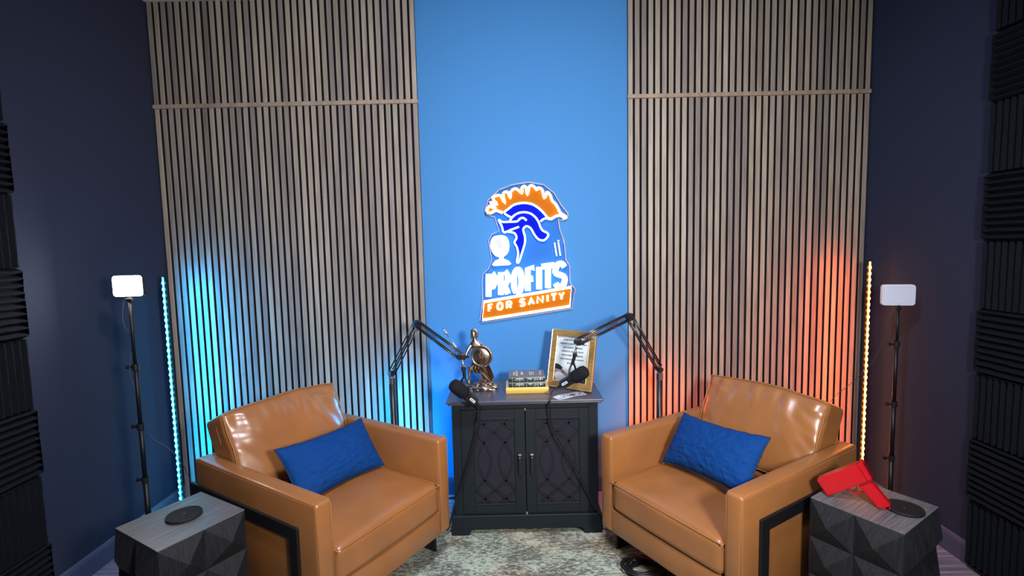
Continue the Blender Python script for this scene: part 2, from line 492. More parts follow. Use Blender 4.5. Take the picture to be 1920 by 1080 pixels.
slat_panel(-1.991, -.4545, 39, 2.412, ZC - 2.414, SL_UP, 'short walnut slat panel left of the blue wall, above the horizontal trim')
slat_panel(.778, 2.191, 36, .002, 2.386, SL_LOW, 'tall walnut slat panel right of the blue wall, below the horizontal trim')
slat_panel(.778, 2.191, 36, 2.412, ZC - 2.414, SL_UP, 'short walnut slat panel right of the blue wall, above the horizontal trim')
struct('trim_1', bx(-1.998, -.450, -.030, -.0005, 2.3885, 2.4115, .002, 1), M['trimwood'])
struct('trim_2', bx(.774, 2.196, -.030, -.0005, 2.3885, 2.4115, .002, 1), M['trimwood'])

# acoustic foam
TL = .29728
def foam_mesh():
    h = TL / 2 - .0008; n = 10; prof = [(0, -h), (-.018, -h)]
    for i in range(n):
        a = -h + 2 * h * i / n; b = -h + 2 * h * (i + 1) / n
        prof += [(-.0475, (a + b) / 2 - .002), (-.0475, (a + b) / 2 + .002), (-.018, b)]
    prof += [(0, h)]
    bm = bmesh.new()
    # sweep the profile with light unevenness along the ridges
    K = 10; rows = []
    rnd = random.Random(3)
    for k in range(K + 1):
        y = -h + 2 * h * k / K
        rows.append([bm.verts.new((x + (rnd.uniform(-.0012, .0012) if x < -.03 else 0), y, z + (rnd.uniform(-.0008, .0008) if x < -.03 else 0))) for x, z in prof])
    for a, b in zip(rows, rows[1:]):
        for i in range(len(prof) - 1): bm.faces.new((a[i], a[i + 1], b[i + 1], b[i]))
    for r in (rows[0], rows[-1]):
        f = bm.faces.new(r); bmesh.ops.triangulate(bm, faces=[f])
    bmesh.ops.recalc_face_normals(bm, faces=bm.faces)
    m = bpy.data.meshes.new('foam_tile'); bm.to_mesh(m); bm.free(); m.materials.append(M['foam'])
    return m
FM = foam_mesh()
ORD = ['lowest', 'second from the floor', 'third from the floor', 'fourth from the floor', 'fifth from the floor', 'sixth from the floor', 'seventh from the floor', 'eighth from the floor', 'ninth from the floor']
for side, zb, y0, first_h in (('right', .034, -.7955, False), ('left', .0138, -.9395, True)):
    for k in range(9 if side == 'right' else 8):
        horiz = (k % 2 == 0) == first_h
        o = ob('foam_tile', FM)
        o.location = (XR if side == 'right' else XL, y0 - TL / 2, zb + TL * (k + .5))
        o.rotation_euler = Euler((0 if horiz else math.pi / 2, 0, 0 if side == 'right' else math.pi), 'XYZ')
        tag(o, 'charcoal foam tile with %s ridges on the %s wall, %s' % ('horizontal' if horiz else 'vertical', side, ORD[k]), 'foam tile', 'acoustic foam tiles on the %s wall' % side)

# ---------------------------------------------------------------- LED bars
def led_bar(x, y, z0, z1, mb, ms, label, facing, side, mw):
    t = thing('led_light_bar', label, 'light', (x, y, 0), facing)
    bm = bx(-.008, .008, 0, .010, .012, z1 + .006, .001, 1)
    box(bm, *((-.008, .0170) if side > 0 else (-.0170, .008)), -.0002, .0016, .012, z1 + .006)  # lip added to screen the hidden emitter from the room
    box(bm, *((-.0095, -.0075) if side > 0 else (.0075, .0095)), .0, .034, .012, z1 + .006)  # fin added to keep the emitter's light off the side wall
    ob('channel', bm, M['black_metal'], t)
    ob('base_plate', bx(-.05, .05, -.035, .045, .0, .012, .003, 1), M['black_metal'], t)
    ob('led_strip', bx(-.0045, .0045, -.0025, 0, z0, z1), ms, t)
    tag(ob('added_wash_strip', bx(-.006, .006, 0, .0008, z0, z1), mw, t, (side * .005, .0108, 0), (0, 0, -side * math.radians(58))), 'added glowing strip behind the bar that washes the slats with light')  # unseen emitter added behind each bar to light the slats
    bm = bmesh.new(); n = int((z1 - z0) / .0352)
    for i in range(n):
        z = z0 + .012 + i * .0352
        box(bm, -.0062, .0062, -.0065, -.0025, z - .0068, z + .0068, .0015, 1)
    tag(ob('led_bead', bm, mb, t), kind='stuff')
    return t
led_bar(-1.897, -.20, .03, 1.413, M['cyan_led'], M['cyan_strip'], 'tall cyan LED light bar in the left corner beside the slats', -.10, 1, M['cyan_bar'])
led_bar(2.101, -.20, .03, 1.413, M['amber_led'], M['amber_strip'], 'tall orange LED light bar in the right corner beside the slats', .10, -1, M['amber_bar'])

# ---------------------------------------------------------------- neon sign
CREST = [[(-0.23,0.2489),(-0.2167,0.2831),(-0.1773,0.2699),(-0.2086,0.3075),(-0.1668,0.2918),(-0.1931,0.3317),(-0.1481,0.3454),(-0.122,0.2957),(-0.1305,0.3548),(-0.103,0.364),(-0.089,0.3269),(-0.0831,0.3684),(-0.0531,0.3825),(-0.019,0.3548),(-0.0183,0.389),(0.0041,0.3934),(0.0131,0.3443),(0.0265,0.3954),(0.0512,0.3948),(0.0706,0.3724),(0.0758,0.3845),(0.1004,0.3742),(0.1144,0.3225),(0.1299,0.3589),(0.1494,0.3389),(0.1589,0.3092),(0.1784,0.2891),(0.193,0.2642),(0.2075,0.2344),(0.2371,0.214),(0.232,0.2042),(0.2073,0.2196),(0.1774,0.2153),(0.1522,0.201),(0.1299,0.2064)],[(-0.2301,0.2464),(-0.2053,0.2444),(-0.1776,0.2576),(-0.1578,0.2522),(-0.1357,0.2429)]]
HELMET = [[(-0.0841,0.2136),(-0.1257,0.2417),(-0.1003,0.2657),(-0.07,0.2872),(-0.035,0.2963),(-0.0002,0.298),(0.0393,0.2897),(0.0738,0.2693),(0.1031,0.2416),(0.1275,0.209),(0.1074,0.202),(0.0883,0.1876)],[(-0.0944,0.1966),(-0.0714,0.2232),(-0.0412,0.2398),(-0.0063,0.244),(0.0284,0.2358),(0.0578,0.213),(0.0772,0.1829),(0.0877,0.153),(0.1013,0.1328),(0.1285,0.1174),(0.1317,0.0999),(0.1078,0.0756),(0.0754,0.0813),(0.0509,0.1091),(0.0316,0.1443),(0.012,0.1596),(-0.003,0.1584),(-0.0158,0.1404),(-0.0067,0.1005),(-0.0075,0.0607),(-0.0262,0.0012),(-0.0463,-0.0524),(-0.0573,-0.0481),(-0.0488,-0.0033),(-0.0555,0.0368),(-0.0698,0.067),(-0.0568,0.0916),(-0.0638,0.1166),(-0.0835,0.127),(-0.1059,0.13)],[(0.0052,0.1944),(-0.012,0.2096),(-0.0319,0.2075),(-0.0522,0.1907),(-0.0971,0.1892),(-0.1394,0.1901),(-0.1615,0.203),(-0.1425,0.163),(-0.1309,0.128),(-0.0882,0.142),(-0.0404,0.1583)]]
HFACE = [(-0.1257,0.2417),(-0.1003,0.2657),(-0.07,0.2872),(-0.035,0.2963),(-0.0002,0.298),(0.0393,0.2897),(0.0738,0.2693),(0.1031,0.2416),(0.1275,0.209),(0.0883,0.1876),(0.1013,0.1328),(0.1285,0.1174),(0.1317,0.0999),(0.1078,0.0756),(0.0754,0.0813),(0.0509,0.1091),(0.0316,0.1443),(0.012,0.1596),(-0.003,0.1584),(-0.0158,0.1404),(-0.0067,0.1005),(-0.0075,0.0607),(-0.0262,0.0012),(-0.0463,-0.0524),(-0.0573,-0.0481),(-0.0488,-0.0033),(-0.0555,0.0368),(-0.0698,0.067),(-0.0568,0.0916),(-0.0638,0.1166),(-0.0835,0.127),(-0.1308,0.1305),(-0.1615,0.203),(-0.1019,0.1943),(-0.0841,0.2136)]
CFACE = [(-0.23,0.2489),(-0.2167,0.2831),(-0.2086,0.3075),(-0.1931,0.3317),(-0.1479,0.3527),(-0.1029,0.3689),(-0.0531,0.3825),(-0.0182,0.3915),(0.0265,0.3964),(0.0709,0.3895),(0.1004,0.3767),(0.1299,0.3589),(0.1591,0.3239),(0.1931,0.2692),(0.2075,0.2344),(0.2371,0.214),(0.2073,0.2196),(0.1522,0.201),(0.1275,0.209),(0.1031,0.2416),(0.0738,0.2693),(0.0393,0.2897),(-0.0002,0.298),(-0.035,0.2963),(-0.07,0.2872),(-0.1003,0.2657),(-0.1257,0.2417),(-0.1776,0.2576)]
MICHEAD = [(-0.0998,0.051),(-0.1026,0.0256),(-0.1083,0.0082),(-0.1168,-0.0047),(-0.1288,-0.0132),(-0.1515,-0.0175),(-0.1745,-0.0168),(-0.1876,-0.0103),(-0.198,0.0012),(-0.2062,0.0175),(-0.2129,0.0421),(-0.2129,0.0672),(-0.2087,0.0844),(-0.2004,0.0973),(-0.1873,0.1058),(-0.1612,0.1103),(-0.1347,0.1099),(-0.1204,0.1035),(-0.1103,0.0921),(-0.1035,0.0758)]
MICBASE = [(-0.1642,-0.0107),(-0.1342,-0.0114),(-0.1371,-0.0288),(-0.1073,-0.042),(-0.0917,-0.0599),(-0.1029,-0.0682),(-0.1983,-0.0711),(-0.2071,-0.0624),(-0.1875,-0.0402),(-0.1632,-0.0308)]
GRILLE = [[(-0.1821,0.077),(-0.1519,0.0853)],[(-0.1798,0.068),(-0.1496,0.0763)],[(-0.1775,0.059),(-0.1473,0.0673)],[(-0.1753,0.0499),(-0.145,0.0582)],[(-0.173,0.0409),(-0.1428,0.0492)],[(-0.1707,0.0319),(-0.1405,0.0402)]]
GLINTS = [[(0.1701,0.0593),(0.1814,-0.0209)],[(0.1926,0.0612),(0.204,-0.0189)],[(0.1877,0.0703),(0.1977,0.0701)]]
WORD1 = [('P',[(-0.2327,-0.2553),(-0.2293,-0.1219),(-0.2022,-0.1186),(-0.1913,-0.1411),(-0.192,-0.1704),(-0.2042,-0.1958),(-0.2313,-0.1991)]),('R',[(-0.158,-0.2461),(-0.1548,-0.1128),(-0.1251,-0.1092),(-0.113,-0.1342),(-0.1135,-0.1581),(-0.1268,-0.1823),(-0.1565,-0.186)]),('R',[(-0.1374,-0.1836),(-0.1154,-0.2408)]),('O',[(-0.0651,-0.2346),(-0.0771,-0.2028),(-0.0757,-0.1362),(-0.0622,-0.1015),(-0.0453,-0.0994),(-0.0332,-0.131),(-0.0346,-0.1976),(-0.048,-0.2326),(-0.0651,-0.2346)]),('F',[(0.0046,-0.2261),(0.0072,-0.093),(0.0457,-0.0882)]),('F',[(0.0059,-0.1567),(0.0368,-0.1529)]),('I',[(0.0722,-0.2178),(0.0746,-0.0847)]),('T',[(0.09,-0.0828),(0.167,-0.0734)]),('T',[(0.1285,-0.0781),(0.1264,-0.2111)]),('S',[(0.2283,-0.0857),(0.2124,-0.0678),(0.1882,-0.0708),(0.1743,-0.099),(0.1766,-0.1252),(0.2221,-0.1435),(0.2272,-0.1721),(0.2133,-0.2004),(0.1863,-0.2037),(0.173,-0.1854)])]
WORD2 = [('F',[(-0.2339,-0.345),(-0.2329,-0.306),(-0.2116,-0.3029)]),('F',[(-0.2334,-0.3247),(-0.2163,-0.3222)]),('O',[(-0.1714,-0.3359),(-0.1793,-0.3274),(-0.1788,-0.3079),(-0.1704,-0.297),(-0.1596,-0.2954),(-0.1516,-0.304),(-0.1521,-0.3235),(-0.1605,-0.3344),(-0.1714,-0.3359)]),('R',[(-0.1232,-0.329),(-0.1223,-0.2901),(-0.1047,-0.2875),(-0.0973,-0.2942),(-0.0974,-0.3012),(-0.1051,-0.3089),(-0.1228,-0.3115)]),('R',[(-0.1115,-0.3098),(-0.098,-0.3254)]),('S',[(-0.0158,-0.2805),(-0.0233,-0.2758),(-0.0346,-0.2774),(-0.041,-0.2861),(-0.0399,-0.2937),(-0.0187,-0.2976),(-0.0163,-0.3058),(-0.0228,-0.3145),(-0.0354,-0.3163),(-0.0416,-0.3114)]),('A',[(0.0087,-0.31),(0.025,-0.2689),(0.0398,-0.3055)]),('A',[(0.0158,-0.2954),(0.0332,-0.2929)]),('N',[(0.0611,-0.3024),(0.0618,-0.2635),(0.0941,-0.2976),(0.0947,-0.2588)]),('I',[(0.1231,-0.2935),(0.1237,-0.2546)]),('T',[(0.145,-0.2515),(0.1779,-0.2468)]),('T',[(0.1615,-0.2492),(0.1609,-0.288)]),('Y',[(0.1934,-0.2446),(0.2076,-0.2619),(0.2224,-0.2404)]),('Y',[(0.2076,-0.2619),(0.2074,-0.2813)])]
BOX = [(-0.2606,-0.2873),(0.2672,-0.2095),(0.2569,-0.3249),(-0.2741,-0.397)]
BFACE = [(-0.2606,-0.2873),(0.2672,-0.2095),(0.2569,-0.3249),(-0.2741,-0.397)]
BACK = [(-0.2418,0.2591),(-0.2225,0.3199),(-0.1548,0.3794),(-0.0748,0.4081),(0.0224,0.4208),(0.1101,0.4041),(0.1711,0.3549),(0.2142,0.2797),(0.2534,0.2307),(0.2485,0.2),(0.213,0.192),(0.1954,0.2012),(0.2033,0.135),(0.229,0.0637),(0.2365,-0.0431),(0.2584,-0.0793),(0.2615,-0.1869),(0.2925,-0.2236),(0.2687,-0.3405),(-0.2824,-0.4172),(-0.2911,-0.4051),(-0.2698,-0.2832),(-0.2713,-0.175),(-0.2654,-0.1213),(-0.2287,-0.0864),(-0.2094,-0.0333),(-0.2243,0.0825),(-0.2056,0.1175),(-0.1608,0.1342),(-0.1852,0.2227),(-0.2381,0.2327)]

sg = thing('neon_sign', 'lit neon sign of a crested helmet, a microphone and slanted lettering', 'neon sign', (.165, 0, 1.5))
bm = bmesh.new(); prism(bm, BACK, -.017, -.012)
ob('backing_panel', bm, M['acrylic'], sg)
bm = bmesh.new(); tube(bm, [(x, -.0145, z) for x, z in BACK], .0032, 6, closed=True)
ob('panel_rim', bm, M['rim'], sg, smooth=True)
for k, (x, z) in enumerate([(-.21, .24), (.22, .22), (-.23, -.34), (.24, -.26)]):
    bm = bmesh.new(); cyl(bm, (x, 0, z), (x, -.019, z), .006, seg=12); ob('standoff_bolt', bm, M['chrome'], sg, smooth=False)
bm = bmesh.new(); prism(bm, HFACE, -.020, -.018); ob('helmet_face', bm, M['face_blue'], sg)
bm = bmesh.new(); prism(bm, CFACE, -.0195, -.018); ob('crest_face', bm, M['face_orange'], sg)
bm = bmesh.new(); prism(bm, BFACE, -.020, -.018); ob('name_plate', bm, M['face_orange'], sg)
def neon(name, pts, r, m, sub=4, closed=False, sm=True):
    p3 = [(x, -.026, z) for x, z in pts]
    if sm: p3 = smoothpath(p3, sub, closed)
    bm = bmesh.new(); tube(bm, p3, r, 8, closed)
    return ob(name, bm, m, sg, smooth=True)
for st in CREST: neon('crest_tube', st, .0080, M['neon_orange'], 3)
for st in HELMET: neon('helmet_tube', st, .0058, M['neon_blue'], 4)
bm = bmesh.new(); prism(bm, MICHEAD, -.032, -.020); ob('microphone_icon_head', bm, M['neon_white'], sg)
bm = bmesh.new(); prism(bm, MICBASE, -.032, -.020); ob('microphone_icon_base', bm, M['neon_white'], sg)
for g in GRILLE:
    bm = bmesh.new(); tube(bm, [(x, -.0325, z) for x, z in g], .0019, 6); ob('grille_line', bm, M['ink'], sg)
for g in GLINTS: neon('reflection_tick', g, .0042, M['neon_white'], sm=False)  # glowing ticks stand in for bright reflections on the acrylic
last = None
for i, (ch, st) in enumerate(WORD1):
    neon('letter', st, .0180, M['neon_white'], 3, sm=ch in 'OS')
for ch, st in WORD2:
    neon('letter', st, .0070, M['neon_orange'], 3, sm=ch in 'OS')
neon('box_tube', BOX, .0085, M['neon_orange'], closed=True, sm=False)

# ---------------------------------------------------------------- armchairs
from mathutils import noise as mn
HW, HD, HT, HB, AW = .373, .4186, .6345, .168, .0705
def rect_loop_frame(x0, x1):
    """flat steel band loop in the side plane"""
    bm = bmesh.new(); w = .050
    yf, yb, zt = -HD + .104, HD + .028, .5226
    outer = [(yf, 0.009), (yb, 0.009), (yb, zt), (yf, zt)]
    inner = [(yf + w, 0.009 + w * .8), (yb - w, 0.009 + w * .8), (yb - w, zt - w), (yf + w, zt - w)]
    for x in (x0, x1):
        pass
    vo = [[bm.verts.new((x, y, z)) for y, z in outer] for x in (x0, x1)]
    vi = [[bm.verts.new((x, y, z)) for y, z in inner] for x in (x0, x1)]
    for i in range(4):
        j = (i + 1) % 4
        bm.faces.new((vo[0][i], vo[0][j], vi[0][j], vi[0][i]))
        bm.faces.new((vo[1][i], vo[1][j], vi[1][j], vi[1][i]))
        bm.faces.new((vo[0][i], vo[0][j], vo[1][j], vo[1][i]))
        bm.faces.new((vi[0][i], vi[0][j], vi[1][j], vi[1][i]))
    bmesh.ops.recalc_face_normals(bm, faces=bm.faces)
    bmesh.ops.bevel(bm, geom=list(bm.edges), offset=.0012, segments=1, affect='EDGES')
    return bm

def armchair(name, label, loc, rz, seed):
    t = thing(name, label, 'armchair', loc, rz, 'leather armchairs')
    for s in (-1, 1):
        a, b = (-HW, -HW + AW) if s < 0 else (HW - AW, HW)
        bm = bx(a, b, -HD, HD, HB, HT, .014, 3)
        ob('arm_panel', bm, M['leather'], t, smooth=True)
        bm = bmesh.new()
        e = .0135
        for x in (a + .004, b - .004):
            tube(bm, [(x, -HD + .004, HB + .02), (x, -HD + .004, HT - e), (x, -HD + e, HT - .004), (x, HD - .02, HT - .004)], .0016, 6)
        ob('piping', bm, M['leather_seam'], t, smooth=True)
        ob('metal_frame', rect_loop_frame(*( (a - .012, a + .001) if s < 0 else (b - .001, b + .012))), M['black_metal'], t)
    ob('back_panel', bx(-HW + AW - .002, HW - AW + .002, .366, HD - .002, HB, HT, .012, 3), M['leather'], t, smooth=True)
    ob('seat_base', bx(-HW + AW - .002, HW - AW + .002, -HD + .004, .37, HB, .286, .008, 2), M['leather'], t, smooth=True)
    # seat cushion
    iw = HW - AW - .003
    zc, hz = .359, .073
    yc, hy = (-HD - .006 + .33) / 2, (.33 + HD + .006) / 2
    def f(v):
        a, b = v.x / iw, v.y / hy
        k = max(0, 1 - a * a) * max(0, 1 - b * b)
        top = max(0, v.z / hz)
        z = v.z + (.030 * k ** .75) * top
        z += top * .0035 * mn.noise(Vector((v.x * 9, v.y * 9, seed)))
        y = v.y - (.006 * (1 - a * a) * max(0, -b) ** 3)
        return Vector((v.x, y, z))
    sc = ob('seat_cushion', softbox(iw, hy, hz, .034, 30, f), M['leather'], t, (0, yc, zc), smooth=True)
    bm = bmesh.new()
    r = .0022
    zz = hz - .0105
    tube(bm, smoothpath([(-iw + .003, .1, zz + .002), (-iw + .003, -hy + .04, zz), (-iw + .012, -hy + .010, zz), (-iw + .04, -hy + .001, zz), (0, -hy - .0025, zz + .002), (iw - .04, -hy + .001, zz), (iw - .012, -hy + .010, zz), (iw - .003, -hy + .04, zz), (iw - .003, .1, zz + .002)], 5), r, 6)
    ob('piping', bm, M['leather_seam'], sc, smooth=True)
    # back cushion
    bxw, by, bz = .304, .078, .200
    th = math.radians(22)
    def g(v):
        a, b = v.x / bxw, v.z / bz
        c = v.y / by
        k = max(0, 1 - a ** 4) * max(0, 1 - b ** 4)
        k2 = (max(0, 1 - abs(a) ** 2.5) * max(0, 1 - abs(b) ** 2.5)) ** .7
        y = v.y + c * (.012 * k + .030 * k2)
        # pulled creases running in from the top and side seams
        edge = max(0, b) ** 1.5
        cr = mn.noise(Vector((v.x * 22 + seed, 0.6 * b, seed * 1.7)))
        y -= (-1 if c > 0 else 1) * 0
        if c < -.2:
            y += .020 * edge * cr * (1 - abs(a) ** 6) * (1 - max(0, b) ** 12)
            se = max(0, abs(a) - .35) / .65
            y += .014 * se * mn.noise(Vector((seed + 4 + a * 2.5, b * 3.4 + a * 4 + b * b * 1.5, 2.2 + b)))
            y += .007 * mn.noise(Vector((v.x * 6, v.z * 6, seed)))
        z = v.z + .010 * (1 - a * a) * max(0, b) - .010 * max(0, b) * a * a
        z += max(0, b) * .006 * mn.noise(Vector((v.x * 8, seed, c)))
        x = v.x * (1 - .015 * (1 - b * b))
        return Vector((x, y, z))
    cy = .240 + by * math.cos(th) ; cz = .652 - by * math.sin(th)
    bc = ob('back_cushion', softbox(bxw, by, bz, .022, 46, g), M['leather'], t, (0, cy, cz), (-th, 0, 0), smooth=True)
    bm = bmesh.new()
    loop = []
    N = 24
    def gp(x, z):
        v = g(Vector((x, -by, z))); return (v.x, v.y - .0008, v.z)
    e = .004
    P = []
    for i in range(N): P.append((-bxw + .010 + (2 * bxw - .02) * i / N, bz - .006))
    for i in range(12): P.append((bxw - .006, bz - .010 - (2 * bz - .02) * i / 12))
    for i in range(N): P.append((bxw - .010 - (2 * bxw - .02) * i / N, -bz + .006))
    for i in range(12): P.append((-bxw + .006, -bz + .010 + (2 * bz - .02) * i / 12))
    tube(bm, [gp(x, z) for x, z in P], .0024, 6, closed=True)
    ob('piping', bm, M['leather_seam'], bc, smooth=True)
    return t
armchair('armchair', 'tan leather armchair with black metal side frame, left of the black cabinet', (-.8058, -.7647, 0), 1.0194, 1.3)
armchair('armchair', 'tan leather armchair with black metal side frame, right of the black cabinet', (1.0391, -.7764, 0), -1.0226, 5.1)

def pillow(label, c, a, b, g, seed):
    t = thing('lumbar_pillow', label, 'pillow', c)
    t.rotation_euler = (Matrix.Rotation(g, 4, 'Z') @ Matrix.Rotation(a, 4, 'X') @ Matrix.Rotation(b, 4, 'Y')).to_euler()
    t['group'] = 'blue lumbar pillows'
    n = 84; hx, hz, T = .250, .132, .068
    bm = bmesh.new()
    def P(i, j, s):
        a_ = -1 + 2 * i / n; b_ = -1 + 2 * j / (n // 2)
        k = (max(0, 1 - abs(a_) ** 2.4) * max(0, 1 - abs(b_) ** 2.2)) ** .55
        x = hx * a_ * (1 - .05 * (1 - b_ * b_)); z = hz * b_ * (1 - .11 * (1 - a_ * a_) + .02 * mn.noise(Vector((a_ * 7, b_, seed))))
        w = mn.noise(Vector((a_ * 20 + b_ * 5, b_ * 2.2, seed))) * .55 * abs(b_) + mn.noise(Vector((a_ * 4 + b_ * 2, b_ * 13 - a_ * 4, seed + 3))) * .75 + (1 - abs(mn.noise(Vector((a_ * 3.5 - b_ * 1.5, b_ * 7 + a_ * 5, seed + 8))))) ** 6 * .5
        y = s * (T * k + .0098 * w * min(1, k * 2))
        return Vector((x, y, z))
    V = {}
    m2 = n // 2
    for s in (-1, 1):
        for i in range(n + 1):
            for j in range(m2 + 1):
                edge = i in (0, n) or j in (0, m2)
                key = (i, j, 0 if edge else s)
                if key not in V:
                    V[key] = bm.verts.new(P(i, j, s) if not edge else Vector((P(i, j, 1).x, 0, P(i, j, 1).z)))
    gk = lambda i, j, s: V[(i, j, 0 if (i in (0, n) or j in (0, m2)) else s)]
    for s in (-1, 1):
        for i in range(n):
            for j in range(m2):
                bm.faces.new([gk(i, j, s), gk(i + 1, j, s), gk(i + 1, j + 1, s), gk(i, j + 1, s)])
    bmesh.ops.recalc_face_normals(bm, faces=bm.faces)
    ob('cover', bm, M['velvet'], t, smooth=True)
    rim = [(i, 0) for i in range(n)] + [(n, j) for j in range(m2)] + [(i, m2) for i in range(n, 0, -1)] + [(0, j) for j in range(m2, 0, -1)]
    bm = bmesh.new(); tube(bm, [Vector((P(i, j, 1).x * 1.004, 0, P(i, j, 1).z * 1.006)) for i, j in rim], .0030, 6, closed=True)
    ob('piping', bm, M['velvet_edge'], t, smooth=True)
    return t
pillow('blue velvet lumbar pillow on the left armchair', (-.779, -.747, .572), -.624, .055, 1.103, 2.0)
pillow('blue velvet lumbar pillow on the right armchair', (.967, -.817, .598), -.616, -.116, -1.224, 9.0)

# ---------------------------------------------------------------- cabinet
cb = thing('cabinet', 'black two-door cabinet with fretwork glass doors between the armchairs', 'cabinet', (.1275, -.27, 0))
def L(bm, cx=.1275, cy=-.27):
    bmesh.ops.translate(bm, vec=(-cx, -cy, 0), verts=bm.verts); return bm
bm = bmesh.new()
x0, x1, yb, yf = -.257, .512, -.078, -.455
box(bm, x0, x0 + .018, yf + .020, yb, .10, .722); box(bm, x1 - .018, x1, yf + .020, yb, .10, .722)
box(bm, x0, x1, yb - .012, yb, .10, .722); box(bm, x0, x1, yf + .002, yb, .10, .118)
box(bm, x0, -.2115, yf, yf + .020, .10, .722, .0015, 1); box(bm, .4635, x1, yf, yf + .020, .10, .722, .0015, 1)
box(bm, -.2115, .4635, yf, yf + .020, .690, .722, .0015, 1)
ob('carcass', L(bm), M['cabinet'], cb)
ob('shelf', L(bx(x0 + .018, x1 - .018, yf + .045, yb - .012, .400, .416)), M['cab_in'], cb)
bm = bmesh.new()
pts = [(-.282, -.490), (.536, -.490), (.536, -.072), (-.282, -.072)]
box(bm, -.284, .538, -.492, -.070, .733, .747, .006, 3); box(bm, -.275, .529, -.483, -.075, .722, .734, .004, 2)
ob('cabinet_top', L(bm), M['cabinet_top'], cb, smooth=False)
bm = bmesh.new()
X0, X1 = -.275, .530
fp = [(X0, .009), (-.185, .009), (-.183, .022), (-.172, .038), (-.155, .044), (.408 + .0, .044), (.427, .038), (.438, .022), (.440, .009), (X1, .009), (X1, .108), (X0, .108)]
fp = [(X0, .009), (-.180, .009), (-.178, .020), (-.168, .036), (-.152, .043), (.407, .043), (.423, .036), (.433, .020), (.435, .009), (X1, .009), (X1, .108), (X0, .108)]
prism(bm, fp, -.472, -.454)
for xx in (X0, X1 - .018):
    box(bm, xx, xx + .018, -.454, -.072, .009, .108)
box(bm, X0 + .002, X1 - .002, -.470, -.074, .106, .114, .002, 1)
ob('plinth', L(bm), M['cabinet'], cb)
for s, (dx0, dx1) in (('l', (-.2105, .1265)), ('r', (.1300, .4625))):
    root = bpy.data.objects.new('door', None)
    bm = bmesh.new(); z0, z1 = .1215, .6885
    gx0, gx1, gz0, gz1 = dx0 + .068, dx1 - .055, .175, .638
    if s == 'r': gx0, gx1 = dx0 + .055, dx1 - .050
    y0, y1 = yf - .004, yf + .016
    box(bm, dx0, gx0, y0, y1, z0, z1, .0012, 1); box(bm, gx1, dx1, y0, y1, z0, z1, .0012, 1)
    box(bm, gx0, gx1, y0, y1, z0, gz0, .0012, 1); box(bm, gx0, gx1, y0, y1, gz1, z1, .0012, 1)
    # raised bead around the glass
    for (a, b, c, d) in ((gx0 - .006, gx0 + .001, gz0 - .006, gz1 + .006), (gx1 - .001, gx1 + .006, gz0 - .006, gz1 + .006), (gx0, gx1, gz0 - .006, gz0 + .001), (gx0, gx1, gz1 - .001, gz1 + .006)):
        box(bm, a, b, y0 - .003, y0 + .001, c, d, .001, 1)
    door = ob('door', L(bm), M['cabinet'], cb)
    ob('glass_pane', L(bx(gx0, gx1, yf + .004, yf + .007, gz0, gz1)), M['door_glass'], door)
    bm = bmesh.new(); zc = (gz0 + gz1) / 2; w = (gx1 - gx0)
    def ribbon(pl):
        for (xa, za), (xb_, zb) in zip(pl, pl[1:]):
            d = Vector((xb_ - xa, 0, zb - za)); n_ = Vector((-d.z, 0, d.x)).normalized() * .0052
            q = [Vector((xa, 0, za)) + n_, Vector((xa, 0, za)) - n_, Vector((xb_, 0, zb)) - n_, Vector((xb_, 0, zb)) + n_]
            q = [(max(gx0, min(gx1, v.x)), max(gz0, min(gz1, v.z))) for v in q]
            try: prism(bm, q, yf - .002, yf + .004)
            except Exception: pass
    for cxx in (gx0 + w * .24, gx0 + w * .76):
        for sg_ in (-1, 1):
            pl = []
            for k in range(25):
                z = -.105 + .21 * k / 24
                pl.append((cxx + sg_ * .036 * math.cos(math.pi * z / .21), zc + z))
            ribbon(pl)
            for u in (-1, 1):
                ribbon([(cxx, zc + u * .105), (cxx + sg_ * w * .25, zc + u * .160), (cxx, zc + u * .205), (cxx + sg_ * w * .16, gz1 if u > 0 else gz0)])
    ob('fretwork', L(bm), M['cabinet'], door)
    hx = .050 if s == 'l' else .1635
    hx = dx1 - .030 if s == 'l' else dx0 + .030
    bm = bmesh.new()
    box(bm, hx - .0075, hx + .0075, y0 - .026, y0 - .018, .345, .452, .003, 2)
    for z in (.358, .438): cyl(bm, (hx, y0, z), (hx, y0 - .019, z), .005, seg=12)
    hd = ob('handle', L(bm), M['dark_plastic'], door)
    bm = bmesh.new(); box(bm, hx - .009, hx + .009, y0 - .028, y0 - .012, .448, .456, .002, 2); cyl(bm, (hx, y0 - .026, .438), (hx, y0 - .029, .438), .0035, seg=10)
    tag(ob('handle_cap', L(bm), M['chrome'], door), 'polished cap at the top of the handle')
for z, d in ((.690, .006), (.122, .008)):
    bm = bmesh.new(); box(bm, .1285 - .005, .1285 + .005, yf - .010, yf - .002, z - d, z + d, .002, 2)
    ob('door_catch', L(bm), M['chrome'], cb)

